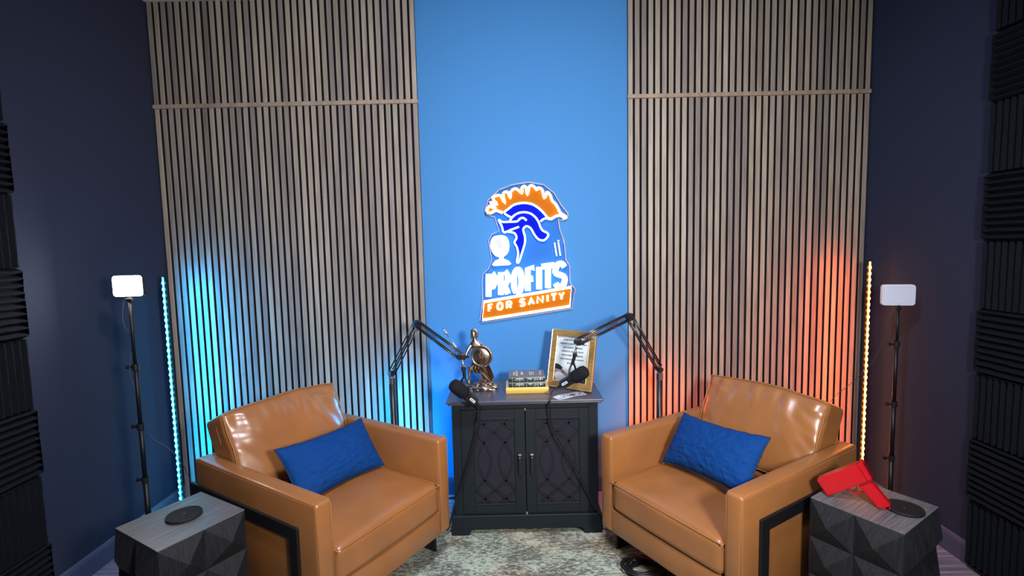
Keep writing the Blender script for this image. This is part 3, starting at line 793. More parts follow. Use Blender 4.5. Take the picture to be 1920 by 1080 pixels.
# ---------------------------------------------------------------- things on the cabinet
ZT = .747
def book(label, x0, x1, yf, yb, z0, z1, mc, mtop, kind):
    cx, cy = (x0 + x1) / 2, (yf + yb) / 2
    t = thing('book', label, 'book', (cx, cy, z0), 0, 'books stacked on the cabinet')
    w, d, h = (x1 - x0) / 2, (yb - yf) / 2, z1 - z0
    ob('front_cover', bx(-w, w, -d, d, h - .0028, h, .0008, 1), mtop, t)
    ob('back_cover', bx(-w, w, -d, d, 0, .0028, .0008, 1), mc, t)
    ob('pages', bx(-w + .004, w - .004, -d + .003, d - .004, .0028, h - .0028), M['page'], t)
    bm = bmesh.new()
    prof = []
    K = 8
    pl = [(-d + .004, .0), (-d + .004, h)] 
    pr = [(-d + .004, h)] + [(-d - .0035 * math.sin(math.pi * k / K) , h - h * k / K) for k in range(K + 1)] + [(-d + .004, 0)]
    t2 = bmesh.new(); vs = [t2.verts.new((-w, y, z)) for y, z in pr[1:-1]] + [t2.verts.new((-w, -d + .004, 0)), t2.verts.new((-w, -d + .004, h))]
    f = t2.faces.new(vs); r = bmesh.ops.extrude_face_region(t2, geom=[f])
    bmesh.ops.translate(t2, vec=(2 * w, 0, 0), verts=[v for v in r['geom'] if isinstance(v, bmesh.types.BMVert)])
    bmesh.ops.recalc_face_normals(t2, faces=t2.faces); merge(bm, t2)
    sp = ob('spine', bm, mc, t)
    bm = bmesh.new(); y = -d - .0042
    rnd = random.Random(int(x0 * 1000 + z0 * 1000))
    if kind == 'black':
        for u in (-.80, -.38 if z0 > .8 else -.42, .04 if z0 > .8 else -.02, .38, .62): box(bm, u * w - .0006, u * w + .0006, y, y + .004, h * .1, h * .9)
        for (a, b, zz, hh) in ((-.60, -.18, .64, .20), (-.70, -.10, .36, .08), (.08, .30, .66, .20), (.10, .30, .40, .08), (.44, .48, .5, .6), (.54, .58, .5, .5), (.70, .80, .55, .45), (.84, .88, .5, .4)):
            n = max(1, int((b - a) / .035))
            for k in range(n):
                a0 = a + (b - a) * k / n
                box(bm, a0 * w, (a0 + (b - a) / n * .72) * w, y, y + .004, h * (zz - hh / 2) + rnd.uniform(0, .0006), h * (zz + hh / 2))
        ob('spine_print', bm, M['silver_print'], sp)
    else:
        for k in range(26):
            a0 = -.66 + 1.36 * k / 26
            if rnd.random() < .22: continue
            box(bm, a0 * w, (a0 + .034) * w, y + .001, y + .004, h * .38, h * .50)
        ob('spine_print', bm, M['print_brown'], sp)
    return t
book('yellow book at the bottom of the stack on the cabinet', .030, .262, -.365, -.222, ZT, ZT + .033, M['book_yellow'], M['book_yellow_top'], 'yellow')
book('black book with pale lettering in the middle of the stack', .046, .244, -.362, -.225, ZT + .033, ZT + .0615, M['book_black'], M['book_cover_sheen'], 'black')
tb = book('black book with gilt marks on its cover, top of the stack', .045, .243, -.360, -.214, ZT + .0615, ZT + .0905, M['book_black'], M['book_cover_sheen'], 'black')
bm = bmesh.new(); h = .029
for (a, b, c, d) in ((-.073, -.064, -.035, .03), (-.058, -.051, -.055, .055), (-.049, -.047, -.055, .055), (-.031, -.019, -.033, .03), (.016, .020, -.04, .035), (.025, .031, -.035, .03), (.036, .040, -.03, .03)):
    box(bm, a, b, c, d, h, h + .0005)
tube(bm, smoothpath([(.084, .026, h + .0004), (.078, .034, h + .0004), (.071, .024, h + .0004), (.077, .008, h + .0004), (.082, -.010, h + .0004), (.075, -.028, h + .0004), (.068, -.020, h + .0004)], 4), .0018, 6)
ob('cover_print', bm, M['gilt'], tb)

fr = thing('picture_frame', 'gold picture frame with printed poem and marble photo leaning on the cabinet', 'picture frame', (.379, -.31, ZT + .003))
fr.rotation_euler = (Matrix.Rotation(-.553, 4, 'Z') @ Matrix.Rotation(-.272, 4, 'X')).to_euler()
W2, HH, BW = .134, .323, .036
t2 = bmesh.new()
def framebar(poly):
    bm = bmesh.new(); prism(bm, poly, -.012, .006)
    return ob('frame_bar', bm, M['gold_frame'], fr)
framebar([(-W2, 0), (W2, 0), (W2 - BW, BW), (-W2 + BW, BW)]); framebar([(-W2, HH), (-W2 + BW, HH - BW), (W2 - BW, HH - BW), (W2, HH)])
framebar([(-W2, 0), (-W2 + BW, BW), (-W2 + BW, HH - BW), (-W2, HH)]); framebar([(W2, 0), (W2, HH), (W2 - BW, HH - BW), (W2 - BW, BW)])
bm = bmesh.new()
for (ww, a, b) in ((W2 - BW, BW, HH - BW), (W2 - .001, .001, HH - .001)):
    tube(bm, [(-ww, -.0125, a), (ww, -.0125, a), (ww, -.0125, b), (-ww, -.0125, b)], .0022, 6, closed=True)
tag(ob('gilt_edge', bm, M['gold_edge'], fr), 'bright gilt inner and outer edges')
ob('poster', bx(-W2 + BW, W2 - BW, -.003, .003, BW, HH - BW), M['paper'], fr)
bm = bmesh.new()
prism(bm, [(-.098, .037), (.060, .037), (.040, .052), (.000, .070), (-.030, .088), (-.060, .108), (-.098, .118)], -.0042, -.003)
ob('photo_print', bm, M['grey_print'], fr)
bm = bmesh.new()
prism(bm, [(-.080, .037), (.010, .037), (-.010, .055), (-.040, .075), (-.070, .090), (-.096, .080), (-.096, .060)], -.0048, -.0042)
ob('photo_print', bm, M['light_print'], fr)
for q, y0_ in (([(.045, .037), (.098, .037), (.098, .075), (.075, .06)], -.0042), ([(-.098, .105), (-.060, .098), (-.05, .112), (-.075, .128), (-.098, .132)], -.0052)):
    bm = bmesh.new(); prism(bm, q, y0_, y0_ + .0010); ob('photo_print', bm, M['ink'], fr)
for k, s in enumerate(['WHEN HEALTH IS ABSENT', 'WISDOM CANNOT REVEAL ITSELF,', 'ART CANNOT MANIFEST,', 'STRENGTH CANNOT FIGHT,', 'WEALTH BECOMES USELESS,', 'AND INTELLIGENCE CANNOT', 'BE APPLIED']):
    me = text_mesh(s, .0105, .0002, bold=.0003)
    o = ob('poem_line', me, M['ink'], fr, (0, -.0036, .265 - k * .0215), (math.pi / 2, 0, 0))
bm = bmesh.new()
prism(bm, [(-.02, -.205), (.02, -.205), (.015, .0), (-.015, .0)], .0, .004)
st = ob('easel_strut', bm, M['felt'], fr, (0, .008, .25), (math.radians(16), 0, 0))

bl = [(.352, -.432, 33), (.366, -.424, 27), (.384, -.417, 20)]
for k, (x, y, a) in enumerate(bl):
    bm = bx(-.073, .073, -.031, .031, 0, .0006)
    t = thing('banknote', ['play banknote at the bottom of the small fan on the cabinet', 'play banknote in the middle of the small fan on the cabinet', 'play banknote on top of the small fan on the cabinet'][k], 'banknote', (x, y, ZT + .0007 * k), math.radians(a), 'banknotes fanned on the cabinet')
    ob('paper', bm, M['bill'], t)
    bm = bmesh.new(); lathe(bm, [(0, .0008), (.017, .0008), (.017, .0006)], 20)
    box(bm, -.066, -.05, -.025, -.012, .0006, .0008); box(bm, .05, .066, .012, .025, .0006, .0008); box(bm, .03, .055, -.006, .004, .0006, .0008)
    ob('printed_portrait_oval', bm, M['bill_ink'], t)

# statue
st = thing('warrior_statue', 'bronze warrior statuette with round shield and long spear on the cabinet', 'statue', (-.10, -.27, ZT))
def skin(name, pts, edges, m, parent, sub=2):
    me = bpy.data.meshes.new(name)
    me.from_pydata([p[:3] for p in pts], edges, [])
    o = bpy.data.objects.new(name, me); C.objects.link(o); o.parent = parent
    mo = o.modifiers.new('skin', 'SKIN'); mo.use_smooth_shade = True
    lay = me.skin_vertices[0].data if me.skin_vertices else None
    if lay is None:
        bmm = bmesh.new(); bmm.from_mesh(me); bmm.verts.layers.skin.verify(); bmm.to_mesh(me); bmm.free(); lay = me.skin_vertices[0].data
    for i, p in enumerate(pts):
        r = p[3]; lay[i].radius = (r, r); lay[i].use_root = (i == 0)
    ss = o.modifiers.new('sub', 'SUBSURF'); ss.levels = sub; ss.render_levels = sub
    me.materials.append(m)
    return o
def S(x, z, y=0): return (x + .10, y, z - ZT)
J = [S(-.126, .872) + (.021,), S(-.134, .925) + (.018,), S(-.132, .972) + (.026,), S(-.136, 1.008) + (.024,), S(-.142, 1.032) + (.010,), S(-.143, 1.050) + (.014,), S(-.146, 1.066) + (.013,),
     S(-.156, .868, -.01) + (.017,), S(-.170, .872, -.02) + (.015,), S(-.176, .845, -.01) + (.012,), S(-.180, .812, 0) + (.008,), S(-.178, .780, -.005) + (.009,), S(-.190, .776, -.03) + (.006,),
     S(-.104, .850, .005) + (.017,), S(-.086, .822, .01) + (.013,), S(-.066, .798, .015) + (.010,), S(-.048, .776, .018) + (.007,), S(-.034, .773, .0) + (.006,),
     S(-.158, 1.002, -.004) + (.013,), S(-.178, .975, -.02) + (.010,), S(-.190, .945, -.035) + (.008,), S(-.196, .936, -.04) + (.008,),
     S(-.110, 1.000, -.006) + (.014,), S(-.092, .965, -.022) + (.011,), S(-.098, .938, -.036) + (.008,)]
E_ = [(0, 1), (1, 2), (2, 3), (3, 4), (4, 5), (5, 6), (0, 7), (7, 8), (8, 9), (9, 10), (10, 11), (11, 12), (0, 13), (13, 14), (14, 15), (15, 16), (16, 17), (3, 18), (18, 19), (19, 20), (20, 21), (3, 22), (22, 23), (23, 24)]
skin('body', J, E_, M['bronze'], st)
# helmet with crest
bm = bmesh.new()
cx, cz = S(-.145, 1.062)[0], S(0, 1.062)[2]
lathe(bm, [(.0175, -.012), (.0180, 0), (.0150, .011), (.008, .018), (0, .0195)], 20, Matrix.Translation((cx, 0, cz)))
tube(bm, smoothpath([(cx - .014, 0, cz + .014), (cx, 0, cz + .026), (cx + .016, 0, cz + .018), (cx + .021, 0, cz - .004), (cx + .019, 0, cz - .02)], 4), .0052, 8)
for s in (-1, 1): box(bm, cx - .016, cx - .004, s * .011 - .003, s * .011 + .003, cz - .024, cz - .002, .001, 1)
ob('helmet', bm, M['bronze'], st, smooth=True)
# shield facing the room
bm = bmesh.new()
SM = Matrix.Translation((S(-.100, 0)[0], -.052, .947 - ZT)) @ Matrix.Scale(1.08, 4) @ Matrix.Rotation(math.radians(90), 4, 'X') @ Matrix.Rotation(math.radians(-8), 4, 'Y')
lathe(bm, [(0, .014), (.020, .0125), (.038, .008), (.046, .003), (.048, .0055), (.056, .0045), (.057, .0), (.055, -.003), (.04, 0), (0, .008)], 40, SM)
sh = ob('shield', bm, M['bronze'], st, smooth=True)
bm = bmesh.new()
for k in range(32):
    a = 2 * math.pi * k / 32
    t2 = bmesh.new(); bmesh.ops.create_icosphere(t2, subdivisions=1, radius=.0036)
    merge(bm, t2, SM @ Matrix.Translation((.055 * math.cos(a), .055 * math.sin(a), .003)))
ob('rim_stud', bm, M['bronze'], sh, smooth=True)['kind'] = 'stuff'
bm = bmesh.new()
for (a, b, c, d) in ((-.022, -.030, -.002, .026), (.022, -.030, .004, .026), (-.010, -.034, -.004, .010), (.012, -.034, .002, .008)):
    tube(bm, [SM @ Vector((a, b, .0105)), SM @ Vector(((a + c) / 2, (b + d) / 2, .0135)), SM @ Vector((c, d, .0125))], [.003, .004, .002], 6)
ob('relief', bm, M['bronze_dark'], sh, smooth=True)
bm = bmesh.new()
p0, p1 = Vector(S(-.300, 1.090, -.045)), Vector(S(-.107, .795, -.03))
cyl(bm, p0, p1, .0030, .0030, 10)
d = (p0 - p1).normalized()
tube(bm, [p0 - d * .035, p0 - d * .03, p0 - d * .012, p0 + d * .002, p0 + d * .022], [.003, .0065, .0078, .005, .0006], 8)
ob('spear', bm, M['chrome'], st, smooth=True)
bm = bmesh.new()
cape = [[S(-.135, .990, .024), S(-.112, .985, .026), S(-.098, .975, .02)], [S(-.125, .920, .03), S(-.095, .915, .036), S(-.075, .905, .024)], [S(-.112, .865, .03), S(-.078, .868, .042), S(-.052, .860, .022)], [S(-.112, .800, .022), S(-.070, .800, .046), S(-.032, .812, .02)], [S(-.120, .768, .018), S(-.080, .776, .040), S(-.036, .800, .015)]]
gr = [[bm.verts.new(p) for p in r] for r in cape]
for a, b in zip(gr, gr[1:]):
    for i in range(2): bm.faces.new((a[i], a[i + 1], b[i + 1], b[i]))
o = ob('cape', bm, M['bronze_dark'], st, smooth=True)
so = o.modifiers.new('s', 'SOLIDIFY'); so.thickness = .004
ss = o.modifiers.new('ss', 'SUBSURF'); ss.levels = 2; ss.render_levels = 2
bm = bmesh.new()
for (x0_, z0_, x1_, z1_, y0_) in ((-.148, .905, -.160, .850, -.012), (-.138, .900, -.140, .845, -.02), (-.126, .900, -.118, .845, -.018), (-.116, .905, -.100, .850, -.008)):
    tube(bm, [S(x0_, z0_, y0_), S((x0_ + x1_) / 2, (z0_ + z1_) / 2, y0_ - .006), S(x1_, z1_, y0_ - .004)], [.008, .010, .006], 8)
ob('kilt', bm, M['bronze_dark'], st, smooth=True)
# rocky base
t2 = bmesh.new(); bmesh.ops.create_icosphere(t2, subdivisions=4, radius=1)
for v in t2.verts:
    n_ = mn.noise(v.co * 2.3) * .28 + mn.noise(v.co * 5) * .26 + mn.noise(v.co * 11) * .12
    v.co = v.co * (1 + n_)
    v.co.x *= .082; v.co.y *= .052; v.co.z = max(-.0, v.co.z * .026 + .012)
bm = bmesh.new(); merge(bm, t2, Matrix.Translation((-.004, 0, 0)))
ob('rock_base', bm, M['bronze'], st)

# ---------------------------------------------------------------- side tables
S_ = .298; HS = S_ / 2; CELL = HS
def facet_mesh():
    bm = bmesh.new(); g = .0006
    a = CELL / 2 - g
    # base ring slightly inside the body, apex 4 cm out along -y
    v = [bm.verts.new(p) for p in ((-a, 0, -a), (a, 0, -a), (a, 0, a), (-a, 0, a))]
    ap = bm.verts.new((0, -.038, 0))
    for i in range(4): bm.faces.new((v[i], v[(i + 1) % 4], ap))
    bm.faces.new(v[::-1])
    bmesh.ops.recalc_face_normals(bm, faces=bm.faces)
    m = bpy.data.meshes.new('facet_block'); bm.to_mesh(m); bm.free(); m.materials.append(M['table_side'])
    return m
FAC = facet_mesh()
def side_table(label, loc, rz):
    t = thing('side_table', label, 'side table', loc, rz, 'faceted side tables')
    ob('core', bx(-HS, HS, -HS, HS, .100, .561), M['table_side'], t)
    ob('tabletop', bx(-HS - .0005, HS + .0005, -HS - .0005, HS + .0005, .561, .565, .0006, 1), M['table_top'], t)
    ob('plinth', bx(-HS + .01, HS - .01, -HS + .01, HS - .01, .009, .102, .002, 1), M['table_side'], t)
    for s in range(4):
        a = s * math.pi / 2
        for i in range(2):
            for k in range(3):
                p = Matrix.Rotation(a, 3, 'Z') @ Vector(((i - .5) * CELL, -HS,   .561 - CELL * (k + .5)))
                ob('facet_block', FAC, None, t, p, (0, 0, a))
    return t
side_table('black faceted side table with coaster beside the left armchair', (-1.171, -1.237, 0), math.radians(-29.9))
side_table('black faceted side table under the red money gun, beside the right armchair', (1.404, -1.228, 0), math.radians(-57.1))

def coaster(label, x, y, m=None):
    t = thing('coaster', label, 'coaster', (x, y, .5652), 0, 'round black coasters'); t.scale = (.9515,) * 3
    bm = bmesh.new()
    lathe(bm, [(0, 0), (.060, 0), (.0625, .002), (.0625, .009), (.0615, .0105), (.0590, .0105), (.0575, .0085), (0, .0085)], 48)
    ob('disc', bm, M['rubber'], t, smooth=False)
    bm = bmesh.new()
    for k in range(19):
        xx = -.054 + .006 * k; hh = math.sqrt(max(0, .056 ** 2 - xx * xx))
        box(bm, xx - .0012, xx + .0012, -hh, hh, .0085, .0095)
    tag(ob('tread', bm, M['rubber'], t), kind='stuff')
    bm = bmesh.new(); lathe(bm, [(0, .0112), (.005, .0112), (.006, .0085)], 16)
    ob('centre_stud', bm, M['dark_plastic'], t)
coaster('round black ribbed coaster on the left side table', -1.1703, -1.2228)
coaster('round black ribbed coaster on the right side table behind the gun', 1.4744, -1.2861)

# ---------------------------------------------------------------- money gun
gn = thing('toy_gun', 'glossy red plastic toy money gun on the right side table', 'toy', (1.2596, -1.1866, .5665), -.7272)
gn.scale = (.9515, .9515, .9515)
def bevprism(poly, y0, y1, bev, m, name, parent):
    bm = bmesh.new(); t2 = bmesh.new()
    vs = [t2.verts.new((x, y0, z)) for x, z in poly]; f = t2.faces.new(vs)
    r = bmesh.ops.extrude_face_region(t2, geom=[f])
    bmesh.ops.translate(t2, vec=(0, y1 - y0, 0), verts=[v for v in r['geom'] if isinstance(v, bmesh.types.BMVert)])
    bmesh.ops.recalc_face_normals(t2, faces=t2.faces)
    if bev: bmesh.ops.bevel(t2, geom=list(t2.edges), offset=bev, segments=3, affect='EDGES')
    merge(bm, t2)
    return ob(name, bm, m, parent, smooth=False)
bevprism([(0.0, .0), (-.040, .057), (.094, .161), (.131, .102)], 0, .052, .004, M['red'], 'body', gn)
bevprism([(.129, .1005), (.0925, .1600), (.108, .172), (.1435, .112)], -.001, .053, .004, M['red'], 'hopper_end', gn)
u1 = Vector((.108, 0, .172)); u2 = Vector((.1435, 0, .112)); dn = Vector((.78, 0, .62)) * .0008
a_ = u1.lerp(u2, .13); b_ = u1.lerp(u2, .87)
bm = bmesh.new()
q = [(a_.x, a_.z), (a_.x + .0015, a_.z + .0010), (b_.x + .0015, b_.z + .0010), (b_.x, b_.z)]
prism(bm, q, .008, .044)
ob('outlet_shade_plate', bm, M['dark_red'], gn)  # dark plate on the end face paints the outlet's inner shade
bevprism([(.097, .072), (.138, .100), (.202, .024), (.166, -.001)], .010, .042, .004, M['red'], 'grip', gn)
bm = bmesh.new(); tube(bm, smoothpath([(.066, .026, .054), (.070, .026, .036), (.088, .026, .030), (.104, .026, .040), (.118, .026, .052)], 5), .003, 8)
ob('trigger_guard', bm, M['red'], gn, smooth=True)
bm = bmesh.new(); tube(bm, [(.092, .026, .068), (.094, .026, .056), (.089, .026, .046)], .003, 8)
ob('trigger', bm, M['red'], gn, smooth=True)
bm = bmesh.new(); tube(bm, smoothpath([(.176, .026, .004), (.186, .026, -.0), (.198, .026, .008), (.196, .026, .018)], 4), .0022, 6)
ob('lanyard_loop', bm, M['red'], gn, smooth=True)
bm = bmesh.new(); cyl(bm, (.04, .0005, .07), (.04, -.0008, .07), .0022, seg=10); cyl(bm, (.12, .0105, .06), (.12, .0092, .06), .002, seg=10)
ob('screw', bm, M['dark_red'], gn)

# ---------------------------------------------------------------- microphone stands and microphones
def mic_stand(label, px, py, top, el, end, drop, led, lx):
    t = thing('microphone_stand', label, 'microphone stand', (px, py, 0), 0, 'boom microphone stands')
    R = lambda p: Vector(p) - Vector((px, py, 0))
    bm = bmesh.new(); lathe(bm, [(0, 0), (.095, 0), (.095, .008), (.085, .014), (.02, .018), (.02, .04), (0, .04)], 32)
    ob('base', bm, M['black_metal'], t)
    bm = bmesh.new(); cyl(bm, (0, 0, .03), (0, 0, top[2] - .062), .0175, seg=20); ob('pole', bm, M['dark_plastic'], t, smooth=True)
    bm = bmesh.new(); lathe(bm, [(.0175, top[2] - .066), (.020, top[2] - .064), (.020, top[2] - .028), (.016, top[2] - .024), (.008, top[2] - .022), (.008, top[2] - .008), (0, top[2] - .008)], 20)
    tag(ob('collar', bm, M['chrome'], t, smooth=False), 'polished metal collar')
    tag(ob('led_strip', bx(lx - .0035, lx + .0035, .0178, .0215, .06, top[2] - .07), led, t), 'glowing LED strip on the back of the pole')
    a, b, c, e = R(top), R(el), R(end), R(drop)
    n = (b - a).cross(c - b).normalized()
    bm = bmesh.new(); cyl(bm, a - n * .020 + Vector((0, 0, -.006)), a + n * .020 + Vector((0, 0, -.006)), .014, seg=14); box(bm, a.x - .012, a.x + .012, a.y - .012, a.y + .012, a.z - .020, a.z + .010, .003, 2)
    ob('swivel', bm, M['dark_plastic'], t)
    for (p, q, nm) in ((a, b, 'lower_arm'), (b, c, 'upper_arm')):
        d = (q - p).normalized(); o = d.cross(n).normalized() * .0165
        s = n * .009
        bm = bmesh.new()
        for k in (-1, 1):
            for h in (-1, 1):
                cyl(bm, p + o * k + s * h + d * .008, q + o * k + s * h - d * .008, .0042, seg=8)
        ob(nm, bm, M['arm_metal'], t, smooth=True)
        bm = bmesh.new()
        L_ = (q - p).length * .42; ctr = p + d * .02; pts = []
        for i in range(170):
            u = i / 169; an = u * 2 * math.pi * 17
            pts.append(ctr + d * (L_ * u) + (o.normalized() * math.cos(an) + n * math.sin(an)) * .0055)
        tube(bm, pts, .0011, 5)
        cyl(bm, ctr + d * L_, q - d * .05, .0012, seg=6)
        ob('spring', bm, M['arm_metal'], t)
    for p, r in ((b, .021), (c, .017)):
        bm = bmesh.new()
        cyl(bm, p - n * .015, p + n * .015, r, seg=18); 
        cyl(bm, p - n * .023, p - n * .015, r * .55, seg=12); cyl(bm, p + n * .015, p + n * .022, r * .4, seg=8)
        ob('joint', bm, M['dark_plastic'], t)
        bm = bmesh.new()
        for k in (-1, 1):
            cyl(bm, p + Vector((0, 0, k * r * .55)) - n * .019, p + Vector((0, 0, k * r * .55)) + n * .019, .0035, seg=10)
        ob('bolt', bm, M['chrome'], t)
    kn = bmesh.new(); cyl(kn, c - Vector((0, 0, .0)) + n * .02, c + n * .045, .008, seg=10); ob('knob', kn, M['dark_plastic'], t)
    bm = bmesh.new(); cyl(bm, c, e, .0055, seg=10); ob('drop_rod', bm, M['chrome'], t, smooth=True)
    return t
mic_stand('black boom microphone stand behind the left armchair', -.623, -.22, (-.620, -.22, .842), (-.454, -.30, 1.132), (-.185, -.550, .997), (-.175, -.584, .960), M['cyan_bar'], -.006)
mic_stand('black boom microphone stand behind the right armchair', .908, -.22, (.905, -.22, .832), (.707, -.34, 1.150), (.407, -.49, 1.048), (.390, -.500, .997), M['amber_bar'], .006)

def microphone(label, mount, tip, tail):
    mount, tip, tail = Vector(mount), Vector(tip), Vector(tail)
    t = thing('microphone', label, 'microphone', mount, 0, 'broadcast microphones')
    a = (tip - tail).normalized(); Lm = (tip - tail).length
    q = a.to_track_quat('Z', 'Y').to_matrix().to_4x4()
    B = Matrix.Translation(tail - mount) @ q
    bm = bmesh.new()
    lathe(bm, [(0, 0), (.013, .0), (.015, .006), (.022, .010), (.0255, .016), (.0255, Lm * .46), (.028, Lm * .5), (.028, Lm * .54), (0, Lm * .54)], 28, B)
    body = ob('body', bm, M['dark_plastic'], t, smooth=False)
    bm = bmesh.new()
    lathe(bm, [(.0285, Lm * .50), (.0325, Lm * .54), (.0335, Lm * .62), (.0335, Lm * .86), (.030, Lm * .95), (.020, Lm * .992), (0, Lm)], 32, B)
    ob('foam_windscreen', bm, M['mic_foam'], t, smooth=True)
    # yoke: a short stem, then a U that straddles the body
    c = tail.lerp(tip, .47) - mount
    s = a.cross(Vector((0, 0, 1))).normalized()
    top = Vector((0, 0, -.052))
    h_ = top.z - c.z; pts = [c - s * .034 - Vector((0, 0, .004))]
    for k in range(13):
        an = math.pi * (1 - k / 12)
        pts.append(Vector((c.x, c.y, c.z)) + s * (.036 * math.cos(an)) + Vector((0, 0, h_ * (.38 + .62 * math.sin(an)))))
    pts.append(c + s * .034 - Vector((0, 0, .004)))
    bm = bmesh.new(); tube(bm, smoothpath(pts, 3), .0052, 8)
    ob('yoke', bm, M['dark_plastic'], t, smooth=True)
    bm = bmesh.new(); cyl(bm, c - s * .042, c - s * .024, .010, seg=14); cyl(bm, c + s * .024, c + s * .042, .010, seg=14)
    ob('yoke_knob', bm, M['dark_plastic'], t)
    bm = bmesh.new(); cyl(bm, (c.x, c.y, -.052), (0, 0, -.002), .0085, seg=14); cyl(bm, (0, 0, -.012), (0, 0, .004), .0115, seg=14)
    ob('thread_mount', bm, M['black_metal'], t)
    bm = bmesh.new(); cyl(bm, (0, 0, .004), (0, 0, .010), .0135, seg=16); ob('locking_ring', bm, M['chrome'], t)
    # small plate with lettering on the side that faces the room
    side = Vector((0, -1, 0)); side = (side - a * side.dot(a)).normalized()
    side = (side + Vector((0, 0, .35))); side = (side - a * side.dot(a)).normalized()
    xa = a if a.x > 0 else -a
    ya = side.cross(xa).normalized()
    ctr = tail + a * (Lm * .25) - mount + side * .0262
    Rm = Matrix((xa, ya, side)).transposed().to_4x4(); Rm.translation = ctr
    bm = bmesh.new(); box(bm, -.0185, .0185, -.0062, .0062, -.001, .0006, .0008, 1); bmesh.ops.transform(bm, matrix=Rm, verts=bm.verts)
    lb = ob('name_plate', bm, M['white'], t)
    me = text_mesh('SHURE', .0085, .0002, bold=.0003); me.transform(Matrix.Translation((0, -.003, .0008))); me.transform(Rm)
    ob('lettering', me, M['ink'], lb)
    bm = bmesh.new(); e = tail - mount
    cyl(bm, e + a * .002, e - a * .022, .008, .006, seg=12); ob('plug', bm, M['dark_plastic'], t)
    return t
microphone('black broadcast microphone with foam windscreen hanging over the left of the cabinet', (-.175, -.584, .949), (-.227, -.631, .884), (-.120, -.541, .755))
microphone('black broadcast microphone with foam windscreen hanging before the picture frame', (.390, -.500, .986), (.443, -.540, .912), (.317, -.456, .810))

def cable(name, label, pts, r, m, cat='cable', sub=6):
    bm = bmesh.new(); tube(bm, smoothpath(pts, sub), r, 8)
    return tag(ob(name, bm, m, smooth=True), label, cat)
cable('microphone_cable', 'black cable hanging from the left microphone down the cabinet front', [(-.107, -.532, .741), (-.100, -.528, .730), (-.101, -.518, .712), (-.107, -.513, .685), (-.114, -.515, .624), (-.127, -.512, .567), (-.152, -.505, .483), (-.184, -.50, .383), (-.218, -.497, .283), (-.251, -.495, .197), (-.272, -.492, .125), (-.292, -.47, .05), (-.310, -.40, .015), (-.33, -.25, .013), (-.36, -.12, .006)], .0042, M['cable'])
cable('microphone_cable', 'black cable hanging from the right microphone down the cabinet front', [(.297, -.444, .795), (.280, -.458, .790), (.262, -.498, .775), (.256, -.512, .727), (.258, -.512, .657), (.277, -.508, .581), (.324, -.503, .486), (.382, -.498, .385), (.424, -.496, .297), (.466, -.494, .21), (.508, -.492, .145), (.540, -.485, .07), (.560, -.42, .015), (.60, -.30, .013), (.66, -.18, .006)], .0042, M['cable'])

# ---------------------------------------------------------------- photo lights on stands
def light_stand(label, x, y, zp, w, h, yaw, dm, clamps, tilt=0.0):
    t = thing('light_stand', label, 'lamp', (x, y, 0), 0, 'panel lights on stands')
    secs = [(.10, clamps[-1], .0120), (clamps[-1], clamps[-2], .0105), (clamps[-2], clamps[-3], .0090), (clamps[-3], zp - h / 2 - .022, .0075)]
    for a, b, r in secs:
        bm = bmesh.new(); cyl(bm, (0, 0, a), (0, 0, b), r, seg=14); ob('pole_section', bm, M['black_metal'], t, smooth=True)
    for z in clamps:
        bm = bmesh.new(); cyl(bm, (0, 0, z - .014), (0, 0, z + .014), .0155, seg=14); cyl(bm, (-.012, 0, z), (-.036, 0, z), .006, seg=10); cyl(bm, (-.032, 0, z), (-.04, 0, z), .010, seg=10)
        ob('clamp', bm, M['dark_plastic'], t)
    bm = bmesh.new(); cyl(bm, (0, 0, .10), (0, 0, .17), .018, seg=14); ob('hub', bm, M['dark_plastic'], t)
    for k in range(3):
        a = k * 2 * math.pi / 3 + .5
        dx, dy = math.cos(a), math.sin(a)
        bm = bmesh.new(); tube(bm, [(dx * .015, dy * .015, .15), (dx * .09, dy * .09, .07), (dx * .15, dy * .15, .011)], .006, 8)
        lg = ob('leg', bm, M['black_metal'], t, smooth=True)
        bm = bmesh.new(); cyl(bm, (dx * .15, dy * .15, .0), (dx * .15, dy * .15, .014), .009, seg=10); ob('rubber_foot', bm, M['rubber'], lg)
    Rz = Matrix.Translation((0, 0, zp)) @ Matrix.Rotation(yaw, 4, 'Z') @ Matrix.Rotation(tilt, 4, 'Y')
    bm = bmesh.new(); cyl(bm, (0, 0, zp - h / 2 - .03), (0, 0, zp - h / 2 + .004), .007, seg=12); box(bm, -.014, .014, -.01, .01, zp - h / 2 - .022, zp - h / 2 - .008, .003, 2)
    ob('bracket', bm, M['dark_plastic'], t)
    def rr(wd, hg, r, n=5):
        P = []
        for cx_, cz_, a0 in ((wd - r, hg - r, 0), (-wd + r, hg - r, 90), (-wd + r, -hg + r, 180), (wd - r, -hg + r, 270)):
            for k in range(n + 1):
                a = math.radians(a0 + 90 * k / n); P.append((cx_ + r * math.cos(a), cz_ + r * math.sin(a)))
        return P
    bm = bmesh.new(); prism(bm, rr(w / 2, h / 2, .014), -.004, .020); bmesh.ops.transform(bm, matrix=Rz, verts=bm.verts)
    ob('panel_housing', bm, M['white'] if dm is M['diffuser_off'] else M['dark_plastic'], t)
    bm = bmesh.new(); prism(bm, rr(w / 2 - .002, h / 2 - .002, .013), -.010, -.004); bmesh.ops.transform(bm, matrix=Rz, verts=bm.verts)
    df = ob('diffuser', bm, dm, t)
    if dm is M['diffuser_off']:
        bm = bmesh.new(); P = rr(w / 2 - .013, h / 2 - .011, .005)
        tube(bm, [(a, -.0100, b) for a, b in P], .0012, 6, closed=True); bmesh.ops.transform(bm, matrix=Rz, verts=bm.verts)
        ob('diffuser_edge', bm, M['diffuser_off'], df)
    return t
light_stand('lit white panel light on a black stand by the left wall', -1.708, -.70, 1.400, .128, .098, .10, M['diffuser_on'], [1.164, 1.017, .728, .465][1:])
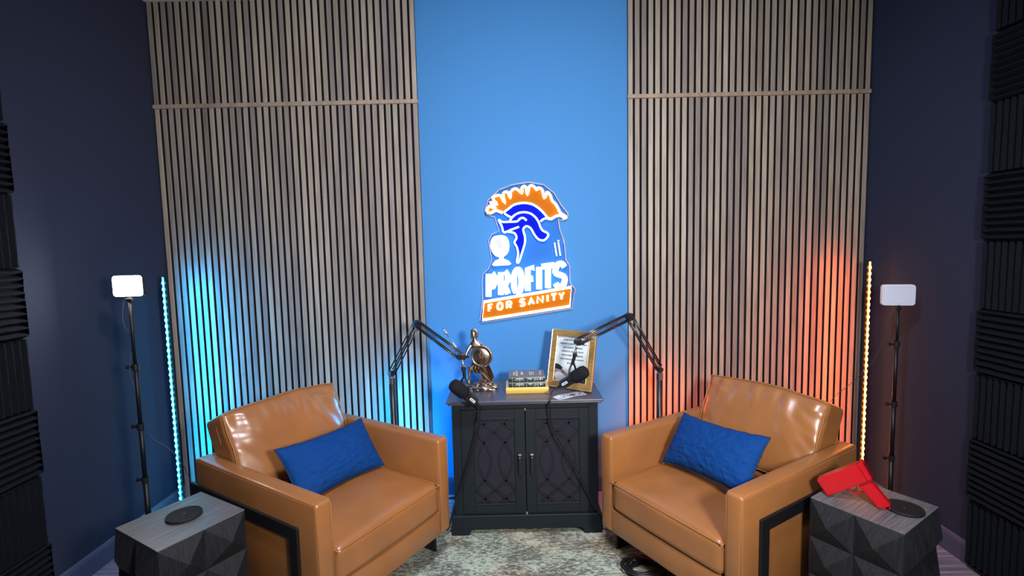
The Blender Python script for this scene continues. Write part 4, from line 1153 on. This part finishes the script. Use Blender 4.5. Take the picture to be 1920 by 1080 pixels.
light_stand('unlit pale panel light on a black stand by the right wall', 2.036, -.50, 1.254, .145, .106, -.22, M['diffuser_off'], [1.002, .688, .400], -.0)
cable('lamp_wire', 'thin grey wire hanging from the lit panel light to the left corner', [(-1.748, -.68, 1.345), (-1.755, -.69, 1.264), (-1.742, -.70, 1.207), (-1.728, -.68, 1.136), (-1.726, -.715, .981), (-1.700, -.68, .825), (-1.695, -.66, .667), (-1.641, -.64, .604), (-1.595, -.62, .531), (-1.60, -.55, .40), (-1.68, -.35, .12), (-1.80, -.15, .006)], .0016, M['thin_wire'])
cable('lamp_wire', 'thin grey wire hanging from the unlit panel light towards the right slats', [(2.026, -.49, 1.196), (2.030, -.45, 1.12), (2.045, -.40, 1.02), (2.055, -.36, .95), (2.050, -.33, .88), (2.020, -.29, .80), (1.975, -.24, .71), (1.925, -.18, .61), (1.90, -.10, .40), (1.91, -.07, .01)], .0016, M['thin_wire'])

# cable coil under the right armchair
rnd = random.Random(11)
def coil(label, cx, cy, loops, r0, tail):
    pts = []
    ph = rnd.uniform(0, 6)
    ex, ey = rnd.uniform(-.012, .012), 0
    for i in range(loops * 14):
        a = ph + 2 * math.pi * i / 14
        r = r0 + .016 * math.sin(i * .37) + rnd.uniform(-.003, .003)
        z = .0145 + .0065 * ((i // 14) % 6) + .002 * math.sin(i)
        pts.append((cx + 1.15 * r * math.cos(a) + .012 * math.sin(i * .11), cy + .95 * r * math.sin(a) + .012 * math.cos(i * .13), z))
    pts += tail
    bm = bmesh.new(); tube(bm, smoothpath(pts, 3), .0046, 6)
    tag(ob('cable_coil', bm, M['cable'], smooth=True), label, 'cable')
coil('coiled black cable on the rug at the front edge under the right armchair', .665, -.800, 12, .070, [(.72, -.72, .03), (.70, -.62, .016), (.68, -.45, .014), (.70, -.30, .014)])
coil('coiled black cable deeper under the right armchair', .872, -.870, 11, .072, [(.90, -.76, .03), (.92, -.60, .016), (.90, -.42, .014)])
cable('power_cable', 'black power cable along the wall left of the cabinet', [(-.30, -.055, .006), (-.34, -.075, .010), (-.42, -.10, .006), (-.52, -.09, .006), (-.60, -.06, .006)], .0045, M['cable'])
